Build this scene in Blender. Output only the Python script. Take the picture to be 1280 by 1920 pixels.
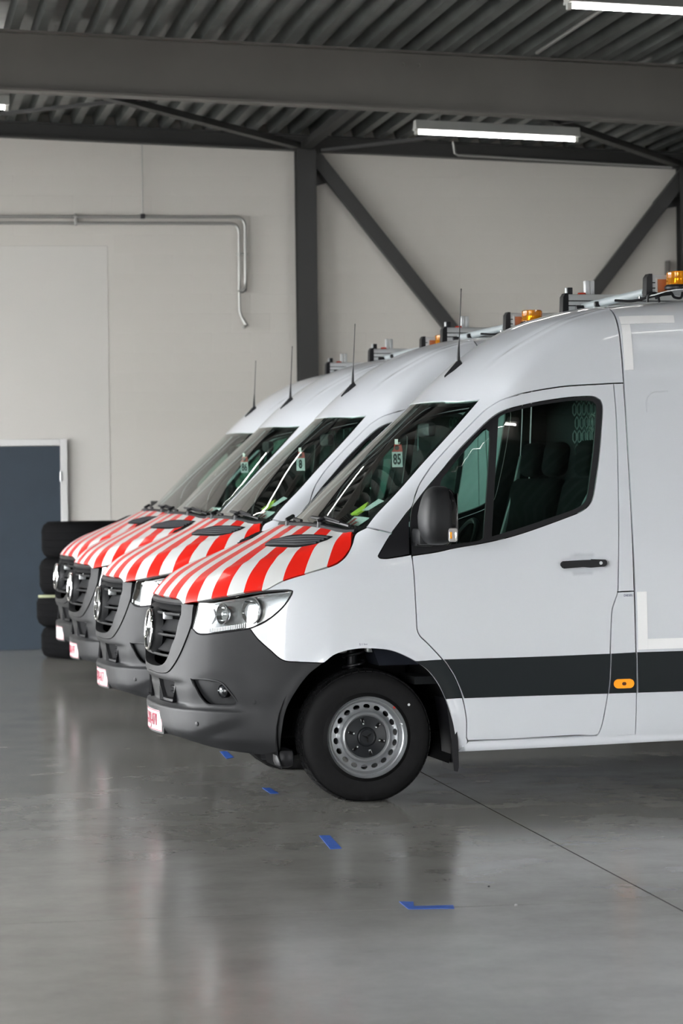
import bpy, bmesh, math, random
import numpy as np
from math import sin, cos, tan, atan, atan2, radians, pi, sqrt
from mathutils import Vector, Matrix
from mathutils.geometry import delaunay_2d_cdt

for o in list(bpy.data.objects): bpy.data.objects.remove(o)
SC = bpy.context.scene
COL = SC.collection
random.seed(7)

# ------------------------------------------------------------------ camera
FPX = 5333.0                       # focal length in pixels of the 1280 px wide frame
YAW, PITCH, ROLL, EYE = atan(860/FPX), atan(59/FPX), 0.0125, 1.674
fw = Vector((sin(YAW)*cos(PITCH), cos(YAW)*cos(PITCH), -sin(PITCH)))
r0 = Vector((cos(YAW), -sin(YAW), 0)); u0 = r0.cross(fw)
cr = r0*cos(ROLL)-u0*sin(ROLL); cu = u0*cos(ROLL)+r0*sin(ROLL)
cd = bpy.data.cameras.new('camera'); cam = bpy.data.objects.new('camera', cd); COL.objects.link(cam)
cam.matrix_world = Matrix(((cr.x,cu.x,-fw.x,0),(cr.y,cu.y,-fw.y,0),(cr.z,cu.z,-fw.z,EYE),(0,0,0,1)))
cd.sensor_fit = 'HORIZONTAL'; cd.sensor_width = 24; cd.lens = 24*FPX/1280
cd.clip_end = 200
cd.dof.use_dof = True; cd.dof.focus_distance = 14.7; cd.dof.aperture_fstop = 4.5
SC.camera = cam

# ------------------------------------------------------------------ daylight, lights, exposure
SC.view_settings.view_transform = 'Standard'
try: SC.view_settings.look = 'None'
except Exception: pass
SC.view_settings.exposure = 0.12; SC.view_settings.gamma = 1.0
SC.view_settings.use_curve_mapping = False
w = bpy.data.worlds.new('overcast_sky'); SC.world = w; w.use_nodes = True
bgn = w.node_tree.nodes['Background']; bgn.inputs[0].default_value = (.97,.985,1.0,1); bgn.inputs[1].default_value = 25.0

def portal(loc, rot, sx, sy):
    l = bpy.data.lights.new('daylight_portal','AREA'); l.shape='RECTANGLE'; l.size=sx; l.size_y=sy
    l.cycles.is_portal = True
    o = bpy.data.objects.new('daylight_portal', l); COL.objects.link(o); o.location=loc; o.rotation_euler=rot; return o
# the hall: x0..x1 along the back wall, y0 front wall behind the camera, y1 back wall
HX0,HX1,HY0,HY1 = -8.5,19.0,-4.0,28.97
FRONT_OPEN = [(15.2,18.8,0,4.3),(-8.2,-4.0,0,4.3)]  # unseen doorways, added and positioned for the daylight they give
LEFT_OPEN = [(1.0,6.0,0,4.3),(15.0,20.0,0,4.3),(22.0,27.0,0,4.3)]  # unseen doorways, spaced to light the back wall and van fronts
for a,b,z0,z1 in FRONT_OPEN: portal(((a+b)/2,HY0-.1,(z0+z1)/2),(radians(-90),0,0),b-a,z1-z0)
for a,b,z0,z1 in LEFT_OPEN: portal((HX0-.1,(a+b)/2,(z0+z1)/2),(radians(90),0,radians(90)),b-a,z1-z0)

# ------------------------------------------------------------------ materials
def nm(name):
    m = bpy.data.materials.new(name); m.use_nodes = True
    return m, m.node_tree.nodes, m.node_tree.links, m.node_tree.nodes['Principled BSDF']
def mat(name, col, rough=.5, metal=0., coat=0., spec=.5, noise=None, bump=None, emit=None):
    m,N,L,b = nm(name)
    b.inputs['Base Color'].default_value = (*col,1); b.inputs['Roughness'].default_value = rough
    b.inputs['Metallic'].default_value = metal; b.inputs['Coat Weight'].default_value = coat
    b.inputs['Coat Roughness'].default_value = .04; b.inputs['Specular IOR Level'].default_value = spec
    if noise or bump:
        tc = N.new('ShaderNodeTexCoord')
    if noise:
        sc_,amt = noise
        n = N.new('ShaderNodeTexNoise'); n.inputs['Scale'].default_value = sc_; n.inputs['Detail'].default_value = 4
        L.new(tc.outputs['Object'], n.inputs['Vector'])
        cr_ = N.new('ShaderNodeValToRGB'); cr_.color_ramp.elements[0].position=.3; cr_.color_ramp.elements[1].position=.7
        cr_.color_ramp.elements[0].color = (*[c*(1-amt) for c in col],1); cr_.color_ramp.elements[1].color = (*[min(1,c*(1+amt)) for c in col],1)
        L.new(n.outputs['Fac'], cr_.inputs['Fac']); L.new(cr_.outputs['Color'], b.inputs['Base Color'])
    if bump:
        sc_,st = bump
        n2 = N.new('ShaderNodeTexNoise'); n2.inputs['Scale'].default_value = sc_
        L.new(tc.outputs['Object'], n2.inputs['Vector'])
        bp = N.new('ShaderNodeBump'); bp.inputs['Strength'].default_value = st; bp.inputs['Distance'].default_value=.002
        L.new(n2.outputs['Fac'], bp.inputs['Height']); L.new(bp.outputs['Normal'], b.inputs['Normal'])
    if emit:
        b.inputs['Emission Color'].default_value = (*emit[0],1); b.inputs['Emission Strength'].default_value = emit[1]
    return m
def glass(name, tint, ior=1.6):
    m,N,L,b = nm(name); out = N['Material Output']; N.remove(b)
    t = N.new('ShaderNodeBsdfTransparent'); t.inputs[0].default_value = (*tint,1)
    g = N.new('ShaderNodeBsdfGlossy'); g.inputs['Roughness'].default_value = .0; g.inputs[0].default_value=(1,1,1,1)
    f = N.new('ShaderNodeFresnel'); f.inputs[0].default_value = ior
    ge = N.new('ShaderNodeNewGeometry'); mu = N.new('ShaderNodeMath'); mu.operation='MULTIPLY_ADD'; mu.inputs[1].default_value=-1; mu.inputs[2].default_value=1; L.new(ge.outputs['Backfacing'],mu.inputs[0])
    m2 = N.new('ShaderNodeMath'); m2.operation='MULTIPLY'; d1=N.new('ShaderNodeMath'); d1.operation='ADD'; d1.inputs[1].default_value=1; L.new(f.outputs[0],d1.inputs[0])
    d2=N.new('ShaderNodeMath'); d2.operation='DIVIDE'; L.new(f.outputs[0],d2.inputs[0]); L.new(d1.outputs[0],d2.inputs[1])
    d3=N.new('ShaderNodeMath'); d3.operation='MULTIPLY'; d3.inputs[1].default_value=2; L.new(d2.outputs[0],d3.inputs[0])   # both faces of the pane
    L.new(d3.outputs[0],m2.inputs[0]); L.new(mu.outputs[0],m2.inputs[1])
    mx = N.new('ShaderNodeMixShader'); L.new(m2.outputs[0], mx.inputs[0]); L.new(t.outputs[0], mx.inputs[1]); L.new(g.outputs[0], mx.inputs[2])
    L.new(mx.outputs[0], out.inputs[0]); return m
M = {}
M['white'] = mat('white_paint', (.705,.728,.765), .32, coat=.7)
M['plastic'] = mat('grey_bumper_plastic', (.0145,.015,.0165), .5, spec=.27, bump=(900,.2))
M['black'] = mat('black_trim', (.010,.010,.012), .45, spec=.3)
M['gloss_black'] = mat('gloss_black', (.008,.008,.009), .12)
M['strip'] = mat('dark_rub_strip', (.011,.0145,.0165), .5, spec=.22)
M['inner'] = mat('cab_lining', (.012,.013,.014), .8, spec=.08)
M['rubber'] = mat('tyre_rubber', (.0055,.0055,.006), .65, spec=.2, noise=(30,.25))
M['old_tyre'] = mat('old_tyre_rubber', (.0035,.0035,.004), .8, spec=.08)
M['steel'] = mat('silver_wheel_steel', (.30,.31,.32), .36, metal=.55)
M['hub'] = mat('hub_cover', (.012,.0135,.016), .4, spec=.3)
M['chrome'] = mat('chrome', (.82,.83,.84), .07, metal=1.)
M['alu'] = mat('aluminium', (.56,.58,.59), .38, metal=.75)
M['greytube'] = mat('grey_tube', (.36,.40,.41), .4)
M['silver'] = mat('lamp_reflector', (.40,.41,.42), .24, metal=.75)
M['ribsilver'] = mat('ribbed_lens', (.5,.51,.52), .3, metal=.4)
M['amber'] = mat('amber_lens', (.95,.33,.008), .18, coat=.5)
M['marker'] = mat('marker_orange', (1.0,.36,.01), .3, emit=((1,.36,.01),.25))
M['dark'] = mat('underbody_dark', (.004,.004,.0045), .9, spec=.08)
M['tape'] = mat('white_reflective_tape', (.97,.97,.97), .4, emit=None)
M['redp'] = mat('red_print', (.62,.03,.03), .5)
M['plate_white'] = mat('plate_white', (.58,.58,.58), .5)
M['plate_red'] = mat('plate_red', (.42,.02,.06), .45)
M['ink'] = mat('black_ink', (.01,.012,.012), .6)
M['navy_ink'] = mat('navy_ink', (.02,.025,.12), .6)
M['seat'] = mat('seat_cloth', (.004,.0042,.0045), .9, spec=.05)
M['belt'] = mat('seat_belt', (.20,.22,.22), .7)
M['dash'] = mat('dashboard', (.010,.012,.018), .7, spec=.15)
M['paper'] = mat('paper', (.75,.77,.76), .7)
M['yellow'] = mat('yellow_green_cloth', (.55,.72,.06), .7)
M['redcard'] = mat('red_card', (.62,.05,.03), .5)
M['glass'] = glass('side_glass', (.74,.885,.835), 1.52)
M['ws'] = glass('windscreen_glass', (.80,.90,.865), 1.52)
M['matt_black']=mat('matt_black',(.008,.008,.009),.8,spec=.2)
M['vent']=mat('vent_plastic',(.022,.024,.028),.7,spec=.25)
M['clear'] = glass('headlamp_lens', (.94,.95,.95))
M['amber_glass'] = None
# hood film: red and white diagonal stripes, printed film
def stripes():
    m,N,L,b = nm('hood_stripes')
    tc = N.new('ShaderNodeTexCoord'); sx = N.new('ShaderNodeSeparateXYZ'); L.new(tc.outputs['Object'], sx.inputs[0])
    def mth(op,a,bv):
        n=N.new('ShaderNodeMath'); n.operation=op
        if isinstance(a,(int,float)): n.inputs[0].default_value=a
        else: L.new(a,n.inputs[0])
        if isinstance(bv,(int,float)): n.inputs[1].default_value=bv
        else: L.new(bv,n.inputs[1])
        return n.outputs[0]
    s = mth('SUBTRACT', mth('MULTIPLY',sx.outputs[0],.78), mth('MULTIPLY',sx.outputs[1],.63))
    fr = mth('FRACT', mth('DIVIDE', mth('ADD',s,2.155), .2), 0)
    red = mth('LESS_THAN', fr, .5)
    mx = N.new('ShaderNodeMix'); mx.data_type='RGBA'; L.new(red, mx.inputs['Factor'])
    mx.inputs['A'].default_value=(.70,.71,.70,1); mx.inputs['B'].default_value=(.80,.018,.010,1)
    L.new(mx.outputs['Result'], b.inputs['Base Color'])
    b.inputs['Roughness'].default_value=.34; b.inputs['Specular IOR Level'].default_value=.3; b.inputs['Coat Weight'].default_value=.18; b.inputs['Coat Roughness'].default_value=.08
    return m
M['hood'] = stripes()
M['steel_dark'] = mat('grey_painted_steel', (.108,.101,.091), .5, noise=(1.5,.12))
M['column'] = mat('dark_column_paint', (.038,.038,.037), .5, spec=.3)
M['deck'] = mat('galvanised_deck', (.12,.128,.122), .38, metal=.5, noise=(3,.2))
M['pipe'] = mat('galvanised_pipe', (.38,.38,.36), .4, metal=.7)
M['blue_door'] = mat('blue_grey_door', (.022,.036,.052), .5, noise=(4,.08))
M['frame_white'] = mat('white_frame', (.62,.62,.61), .5)
M['blue_tape'] = mat('blue_tape', (.015,.10,.48), .55, noise=(60,.2))
M['lamp_white'] = mat('lamp_housing', (.55,.55,.52), .5)
M['tube_on'] = mat('fluorescent_tube', (1,1,1), .4, emit=((1,.98,.94),42))
def wallpaint(name, col):
    m,N,L,b = nm(name); tc=N.new('ShaderNodeTexCoord')
    n=N.new('ShaderNodeTexNoise'); n.inputs['Scale'].default_value=.8; n.inputs['Detail'].default_value=5; L.new(tc.outputs['Object'],n.inputs['Vector'])
    r=N.new('ShaderNodeValToRGB'); r.color_ramp.elements[0].color=(*[c*.94 for c in col],1); r.color_ramp.elements[1].color=(*[min(1,c*1.04) for c in col],1)
    L.new(n.outputs['Fac'],r.inputs['Fac']); L.new(r.outputs['Color'],b.inputs['Base Color']); b.inputs['Roughness'].default_value=.75
    n2=N.new('ShaderNodeTexNoise'); n2.inputs['Scale'].default_value=90; L.new(tc.outputs['Object'],n2.inputs['Vector'])
    bp=N.new('ShaderNodeBump'); bp.inputs['Strength'].default_value=.25; bp.inputs['Distance'].default_value=.002
    L.new(n2.outputs['Fac'],bp.inputs['Height']); L.new(bp.outputs['Normal'],b.inputs['Normal'])
    return m
M['wall'] = wallpaint('painted_blockwork', (.545,.523,.482))
M['wall_front'] = wallpaint('grey_sandwich_panel', (.20,.20,.20))
M['wall_smooth'] = wallpaint('painted_panel', (.56,.543,.51))
def concrete():
    m,N,L,b = nm('polished_concrete'); tc=N.new('ShaderNodeTexCoord')
    def noise(scale,det,stretch=None):
        n=N.new('ShaderNodeTexNoise'); n.inputs['Scale'].default_value=scale; n.inputs['Detail'].default_value=det; n.inputs['Roughness'].default_value=.6
        if stretch:
            mp=N.new('ShaderNodeMapping'); mp.inputs['Scale'].default_value=stretch; L.new(tc.outputs['Object'],mp.inputs[0]); L.new(mp.outputs[0],n.inputs['Vector'])
        else: L.new(tc.outputs['Object'],n.inputs['Vector'])
        return n.outputs['Fac']
    a=noise(.55,6); c=noise(2.2,5); d=noise(26,4)
    def ramp(f,p0,p1,c0,c1):
        r=N.new('ShaderNodeValToRGB'); e=r.color_ramp.elements; e[0].position=p0; e[1].position=p1; e[0].color=(*c0,1); e[1].color=(*c1,1); L.new(f,r.inputs['Fac']); return r.outputs['Color']
    def mul(x,y,f=1.):
        mx=N.new('ShaderNodeMix'); mx.data_type='RGBA'; mx.blend_type='MULTIPLY'; mx.inputs['Factor'].default_value=f; L.new(x,mx.inputs['A']); L.new(y,mx.inputs['B']); return mx.outputs['Result']
    base=ramp(a,.3,.72,(.275,.270,.248),(.345,.34,.316))
    base=mul(base,ramp(c,.30,.62,(.78,.78,.77),(1,1,1)),.6)
    base=mul(base,ramp(d,.35,.6,(.93,.93,.93),(1,1,1)),.6)
    L.new(base,b.inputs['Base Color'])
    rr=ramp(c,.25,.7,(.15,.15,.15),(.20,.20,.20)); L.new(rr,b.inputs['Roughness'])
    b.inputs['Specular IOR Level'].default_value=.5
    bp=N.new('ShaderNodeBump'); bp.inputs['Strength'].default_value=.06; bp.inputs['Distance'].default_value=.004
    L.new(noise(5,3),bp.inputs['Height']); L.new(bp.outputs['Normal'],b.inputs['Normal'])
    return m
M['concrete'] = concrete()
M['joint'] = mat('joint_filler', (.018,.017,.015), .95, spec=.03)
M['asphalt'] = mat('yard_ground', (.22,.22,.22), .8)

# ------------------------------------------------------------------ mesh helpers
def link(name, me, m=None, parent=None, loc=None):
    o = bpy.data.objects.new(name, me)
    if m is not None and len(me.materials)==0: me.materials.append(m)
    COL.objects.link(o); o.parent = parent
    if loc is not None: o.location = loc
    return o
def empty(name, loc=(0,0,0), rz=0, parent=None):
    o = bpy.data.objects.new(name, None); COL.objects.link(o); o.location=loc; o.rotation_euler=(0,0,rz); o.parent=parent; o.empty_display_size=.2; return o
def tag(o, label=None, cat=None, group=None, kind=None):
    if label: o['label']=label
    if cat: o['category']=cat
    if group: o['group']=group
    if kind: o['kind']=kind
    return o
class G:
    """collects shapes into one mesh"""
    def __init__(s): s.bm = bmesh.new()
    def mesh(s, name, sharp=38):
        me = bpy.data.meshes.new(name); bmesh.ops.recalc_face_normals(s.bm, faces=s.bm.faces[:])
        s.bm.to_mesh(me); s.bm.free()
        for p in me.polygons: p.use_smooth=True
        me.set_sharp_from_angle(angle=radians(sharp)); return me
    def obj(s, name, m, parent=None, sharp=38): return link(name, s.mesh(name,sharp), m, parent)
    def box(s, c, d, r=0, seg=2, rot=None):
        b = bmesh.new(); bmesh.ops.create_cube(b, size=1)
        bmesh.ops.scale(b, vec=Vector(d), verts=b.verts[:])
        if r>0: bmesh.ops.bevel(b, geom=b.edges[:]+b.verts[:], offset=min(r,min(d)*.49), segments=seg, profile=.5, affect='EDGES')
        mt = Matrix.Translation(Vector(c)) @ (rot.to_4x4() if rot is not None else Matrix())
        bmesh.ops.transform(b, matrix=mt, verts=b.verts[:]); s.join(b); return s
    def join(s, b):
        me = bpy.data.meshes.new('tmp'); b.to_mesh(me); b.free(); s.bm.from_mesh(me); bpy.data.meshes.remove(me)
    def raw(s, vs, fs):
        vv=[s.bm.verts.new(v) for v in vs]
        for f in fs:
            try: s.bm.faces.new([vv[i] for i in f])
            except ValueError: pass
        return s
    def tube(s, pts, r, n=10, caps=True, closed=False):
        pts=[Vector(p) for p in pts]; k=len(pts); rings=[]; rs=r if isinstance(r,(list,tuple)) else [r]*k
        up=None
        for i,p in enumerate(pts):
            if closed: t=(pts[(i+1)%k]-pts[i-1]).normalized()
            else: t=(pts[min(i+1,k-1)]-pts[max(i-1,0)]).normalized()
            if up is None:
                up=Vector((0,0,1)) if abs(t.z)<.9 else Vector((1,0,0))
            a=(up-t*up.dot(t)).normalized(); up=a; b=t.cross(a)
            rings.append([s.bm.verts.new(p+(a*cos(2*pi*j/n)+b*sin(2*pi*j/n))*rs[i]) for j in range(n)])
        for i in range(k if closed else k-1):
            A,B=rings[i],rings[(i+1)%k]
            for j in range(n): s.bm.faces.new((A[j],A[(j+1)%n],B[(j+1)%n],B[j]))
        if caps and not closed:
            s.bm.faces.new(rings[0]); s.bm.faces.new(rings[-1][::-1])
        return s
    def lathe(s, prof, n=48, M_=None, closed=False):
        """prof: (radius, axial) round the local Z axis"""
        M_=M_ or Matrix(); rings=[]
        for r,h in prof:
            if r<1e-6: rings.append([s.bm.verts.new(M_@Vector((0,0,h)))])
            else: rings.append([s.bm.verts.new(M_@Vector((r*cos(2*pi*j/n),r*sin(2*pi*j/n),h))) for j in range(n)])
        for A,B in zip(rings,rings[1:]+([rings[0]] if closed else [])):
            if len(A)==1 and len(B)==1: continue
            for j in range(n):
                k=(j+1)%n
                if len(A)==1: s.bm.faces.new((A[0],B[k],B[j]))
                elif len(B)==1: s.bm.faces.new((A[j],A[k],B[0]))
                else: s.bm.faces.new((A[j],A[k],B[k],B[j]))
        return s
    def prism(s, poly, f0, f1):
        """poly of 2D points, f0/f1 map a 2D point to the two end caps"""
        a=[s.bm.verts.new(f0(*p)) for p in poly]; b=[s.bm.verts.new(f1(*p)) for p in poly]; n=len(poly)
        s.bm.faces.new(a); s.bm.faces.new(b[::-1])
        for i in range(n): s.bm.faces.new((a[i],b[i],b[(i+1)%n],a[(i+1)%n]))
        return s
YROT = Matrix.Rotation(radians(90),4,'X')      # turns a lathe axis Z into -Y
def text_obj(name, body, size, m, parent, mtx, depth=.0008, sx=1., bold=0.):
    c = bpy.data.curves.new(name,'FONT'); c.body=body; c.size=size; c.align_x='CENTER'; c.align_y='CENTER'; c.extrude=depth; c.offset=bold; c.resolution_u=3
    t = bpy.data.objects.new('tmp_text',c); COL.objects.link(t)
    me = bpy.data.meshes.new_from_object(t); bpy.data.objects.remove(t); bpy.data.curves.remove(c)
    me.transform(Matrix.Scale(sx,4,Vector((1,0,0)))); me.transform(mtx); me.name=name; me.materials.clear()
    return link(name, me, m, parent)
# measured outlines on the van body, metres from the front axle (x back, y left negative, z up)
CUR={
 'door':[(0.257,-0.978,1.254),(0.261,-0.992,1.171),(0.265,-1.001,1.032),(0.269,-1.004,0.921),(0.270,-1.004,0.893),(0.285,-1.005,0.858),(0.316,-1.005,0.828),(0.352,-1.005,0.791),(0.402,-1.004,0.736),(0.433,-1.003,0.694),(0.464,-1.002,0.644),(0.491,-0.999,0.586),(0.514,-0.996,0.523),(0.529,-0.991,0.458),(0.538,-0.984,0.392),(0.539,-0.972,0.316),(0.546,-0.966,0.300),(0.762,-0.966,0.300),(1.143,-0.969,0.308),(1.247,-0.968,0.304),(1.266,-0.970,0.312),(1.280,-0.978,0.349),(1.295,-0.988,0.423),(1.310,-0.995,0.514),(1.317,-0.999,0.573),(1.325,-1.004,0.740),(1.333,-1.004,0.910),(1.340,-1.003,0.975),(1.356,-1.001,1.020),(1.372,-1.000,1.062),(1.379,-0.994,1.149),(1.396,-0.960,1.460),(1.406,-0.925,1.727),(1.413,-0.887,1.993),(1.410,-0.858,2.175),(1.238,-0.859,2.167),(1.120,-0.860,2.159),(1.004,-0.862,2.143),(0.912,-0.863,2.126),(0.834,-0.855,2.105),(0.782,-0.831,2.086),(0.732,-0.809,2.055),(0.699,-0.800,2.030),(0.603,-0.814,1.943),(0.502,-0.837,1.850),(0.402,-0.866,1.753),(0.351,-0.888,1.692),(0.315,-0.903,1.641),(0.291,-0.914,1.588),(0.278,-0.920,1.545),(0.263,-0.923,1.510),(0.248,-0.969,1.293)],
 'wblack':[(0.272,-0.922,1.524),(0.343,-0.915,1.614),(0.438,-0.904,1.718),(0.534,-0.887,1.822),(0.630,-0.873,1.913),(0.706,-0.865,1.980),(0.758,-0.867,2.017),(0.807,-0.873,2.039),(0.881,-0.873,2.058),(0.973,-0.872,2.077),(1.065,-0.871,2.091),(1.159,-0.870,2.102),(1.254,-0.869,2.107),(1.298,-0.869,2.104),(1.330,-0.872,2.087),(1.340,-0.877,2.056),(1.332,-0.890,1.975),(1.310,-0.913,1.816),(1.283,-0.932,1.674),(1.258,-0.946,1.568),(1.233,-0.952,1.525),(1.188,-0.956,1.494),(1.124,-0.959,1.470),(0.937,-0.965,1.408),(0.798,-0.968,1.368),(0.660,-0.970,1.339),(0.482,-0.971,1.312),(0.392,-0.972,1.294),(0.253,-0.973,1.277)],
 'quarter':[(0.676,-0.877,1.938),(0.695,-0.881,1.944),(0.709,-0.887,1.930),(0.709,-0.895,1.881),(0.680,-0.930,1.618),(0.648,-0.965,1.365),(0.626,-0.967,1.351),(0.460,-0.966,1.331),(0.420,-0.965,1.332),(0.416,-0.959,1.363),(0.432,-0.914,1.656),(0.482,-0.907,1.726),(0.580,-0.892,1.840)],
 'glass':[(0.762,-0.877,1.998),(0.780,-0.875,2.014),(0.850,-0.876,2.033),(0.972,-0.875,2.060),(1.158,-0.872,2.085),(1.252,-0.872,2.087),(1.288,-0.873,2.081),(1.306,-0.876,2.061),(1.304,-0.884,2.013),(1.277,-0.913,1.816),(1.250,-0.932,1.674),(1.228,-0.946,1.568),(1.210,-0.950,1.538),(1.163,-0.953,1.511),(1.031,-0.958,1.468),(0.847,-0.963,1.412),(0.693,-0.966,1.370)],
 'sail':[(0.075,-0.969,1.278),(0.085,-0.964,1.296),(0.123,-0.950,1.351),(0.154,-0.939,1.395),(0.197,-0.929,1.445),(0.244,-0.923,1.502),(0.259,-0.922,1.519),(0.243,-0.971,1.285),(0.184,-0.973,1.272),(0.116,-0.974,1.264),(0.086,-0.973,1.266)],
 'hoodside':[(-0.508,-0.896,1.110),(-0.422,-0.914,1.155),(-0.302,-0.938,1.192),(-0.182,-0.952,1.226),(-0.137,-0.951,1.244),(-0.089,-0.939,1.282),(-0.052,-0.917,1.338),(-0.025,-0.882,1.394)],
 'hoodfront':[(-0.919,0.099,1.057),(-0.911,-0.247,1.059),(-0.891,-0.415,1.054),(-0.881,-0.477,1.038),(-0.878,-0.496,1.027),(-0.815,-0.622,1.047),(-0.752,-0.710,1.065),(-0.656,-0.803,1.086),(-0.556,-0.871,1.105),(-0.508,-0.896,1.110)],
 'wsside':[(-0.024,-0.879,1.397),(0.030,-0.896,1.430),(0.089,-0.878,1.496),(0.223,-0.854,1.624),(0.377,-0.793,1.773),(0.529,-0.744,1.917),(0.633,-0.708,2.019),(0.712,-0.685,2.100)],
 'pillarseam':[(0.029,-0.901,1.424),(0.154,-0.939,1.395)],
 'hlight':[(-0.816,-0.623,1.044),(-0.752,-0.712,1.060),(-0.656,-0.806,1.081),(-0.556,-0.873,1.101),(-0.479,-0.910,1.109),(-0.400,-0.938,1.112),(-0.377,-0.947,1.106),(-0.383,-0.950,1.086),(-0.414,-0.947,1.038),(-0.464,-0.934,0.987),(-0.514,-0.917,0.949),(-0.555,-0.899,0.927),(-0.591,-0.881,0.911),(-0.673,-0.822,0.896),(-0.747,-0.750,0.883),(-0.812,-0.667,0.875),(-0.832,-0.632,0.882),(-0.847,-0.603,0.903),(-0.838,-0.613,0.946),(-0.825,-0.625,0.999)],
 'fseam':[(-0.591,-0.881,0.910),(-0.556,-0.901,0.858),(-0.500,-0.927,0.803),(-0.452,-0.944,0.758),(-0.423,-0.953,0.743),(-0.377,-0.966,0.738),(-0.241,-0.993,0.731)],
 'archpx':[(-0.443,-0.912,0.274),(-0.442,-0.933,0.360),(-0.419,-0.946,0.486),(-0.374,-0.964,0.578),(-0.305,-0.981,0.671),(-0.228,-0.996,0.732),(-0.181,-1.003,0.768),(-0.110,-1.005,0.791),(-0.022,-1.005,0.800),(0.092,-1.005,0.792),(0.137,-1.005,0.782),(0.181,-1.005,0.765),(0.249,-1.004,0.730),(0.321,-1.003,0.683),(0.378,-1.000,0.609),(0.413,-0.996,0.532)],
 'surin':[(-0.880,-0.494,1.023),(-0.884,-0.503,0.977),(-0.896,-0.484,0.933),(-0.910,-0.460,0.855),(-0.923,-0.427,0.811),(-0.934,-0.384,0.755),(-0.945,-0.318,0.712),(-0.955,-0.237,0.693),(-0.966,-0.013,0.680),(-0.955,0.233,0.682)],
 'surout':[(-0.826,-0.615,1.024),(-0.845,-0.602,0.937),(-0.852,-0.592,0.906),(-0.873,-0.560,0.838),(-0.895,-0.516,0.770),(-0.917,-0.456,0.711),(-0.935,-0.381,0.668),(-0.950,-0.283,0.653),(-0.961,-0.129,0.649),(-0.962,0.124,0.645),(-0.955,0.238,0.655)],
 'bumpbot':[(-0.443,-0.903,0.253),(-0.531,-0.863,0.253),(-0.621,-0.804,0.257),(-0.714,-0.717,0.268),(-0.772,-0.643,0.280),(-0.830,-0.552,0.297),(-0.892,-0.401,0.318),(-0.921,-0.178,0.319),(-0.913,0.250,0.286)],
 'fog':[(-0.860,-0.595,0.642),(-0.811,-0.678,0.643),(-0.752,-0.754,0.635),(-0.722,-0.785,0.618),(-0.691,-0.812,0.576),(-0.656,-0.834,0.527),(-0.664,-0.825,0.512),(-0.738,-0.752,0.506),(-0.792,-0.684,0.508),(-0.821,-0.648,0.539),(-0.846,-0.621,0.595)],
 'vent':[(-0.406,-0.384,1.327),(-0.343,-0.295,1.356),(-0.281,-0.391,1.379),(-0.254,-0.470,1.386),(-0.125,-0.780,1.380),(-0.161,-0.797,1.361),(-0.221,-0.782,1.342),(-0.295,-0.725,1.326),(-0.392,-0.502,1.323)],
 'handle':[(1.051,-0.988,1.217),(1.063,-0.987,1.234),(1.217,-0.987,1.234),(1.220,-0.986,1.242),(1.306,-0.987,1.238),(1.311,-0.989,1.215),(1.298,-0.990,1.202),(1.218,-0.990,1.197),(1.177,-0.990,1.201),(1.067,-0.990,1.195)],
 'marker':[(1.341,-0.999,0.581),(1.365,-1.000,0.605),(1.427,-1.000,0.603),(1.451,-0.999,0.578),(1.427,-0.998,0.557),(1.365,-0.998,0.559)],
 'Ltop':[(1.484,-0.732,2.539),(1.792,-0.746,2.544),(1.787,-0.774,2.504),(1.533,-0.773,2.495),(1.527,-0.845,2.248),(1.475,-0.846,2.245)],
 'Lbot':[(1.478,-0.999,1.064),(1.533,-0.999,1.065),(1.534,-1.005,0.813),(1.733,-1.005,0.812),(1.732,-1.005,0.758),(1.480,-1.005,0.758)],
 'pressing':[(1.589,-0.883,2.019),(1.586,-0.876,2.062),(1.598,-0.870,2.102),(1.623,-0.866,2.125),(1.678,-0.865,2.131),(1.714,-0.865,2.131)],
 'press2':[(0.990,-0.806,2.273),(1.043,-0.800,2.307),(1.129,-0.809,2.335),(1.246,-0.819,2.357),(1.456,-0.818,2.374)],
 'press3':[(1.466,-0.869,2.109),(1.496,-0.868,2.112),(1.555,-0.871,2.091)],
}
# ------------------------------------------------------------------ surface of the van body (implicit) and panels cut from it
def pch(xs,ys):
    xs=np.array(xs,float); ys=np.array(ys,float); h=np.diff(xs); d=np.diff(ys)/h
    m=np.zeros(len(xs)); m[0]=d[0]; m[-1]=d[-1]
    for i in range(1,len(xs)-1):
        if d[i-1]*d[i]>0:
            w1=2*h[i]+h[i-1]; w2=h[i]+2*h[i-1]; m[i]=(w1+w2)/(w1/d[i-1]+w2/d[i])
    def f(x):
        x=np.asarray(x,float); i=np.clip(np.searchsorted(xs,x)-1,0,len(xs)-2)
        t=(x-xs[i])/h[i]; tc=np.clip(t,0,1)
        y=(ys[i]*(1+2*tc)*(1-tc)**2+m[i]*h[i]*tc*(1-tc)**2+ys[i+1]*tc**2*(3-2*tc)+m[i+1]*h[i]*tc**2*(tc-1))
        return y+np.where(t<0,m[i]*h[i]*t,0)+np.where(t>1,m[i+1]*h[i]*(t-1),0)
    return f
def smax(a,b,k):
    h=np.maximum(k-np.abs(a-b),0)/k
    return np.maximum(a,b)+h*h*k*.25
def smin(a,b,k): return -smax(-a,-b,k)
def sst(a,b,x):
    t=np.clip((x-a)/(b-a),0,1); return t*t*(3-2*t)
XF0=pch([.1,.20,.28,.33,.40,.50,.60,.75,.9,1.0,1.07,1.15,1.3],[-.71,-.83,-.905,-.932,-.945,-.950,-.966,-.966,-.957,-.947,-.927,-.87,-.7])
GP=pch([0,.2,.4,.55,.7,.8,.88,.95,1.0,1.05],[0,.008,.035,.085,.17,.26,.36,.5,.66,.9])
ZH=pch([-1.1,-.95,-.88,-.8,-.65,-.5,-.35,-.2,-.05,.1],[.95,1.065,1.115,1.165,1.235,1.295,1.355,1.42,1.475,1.52])
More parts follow.
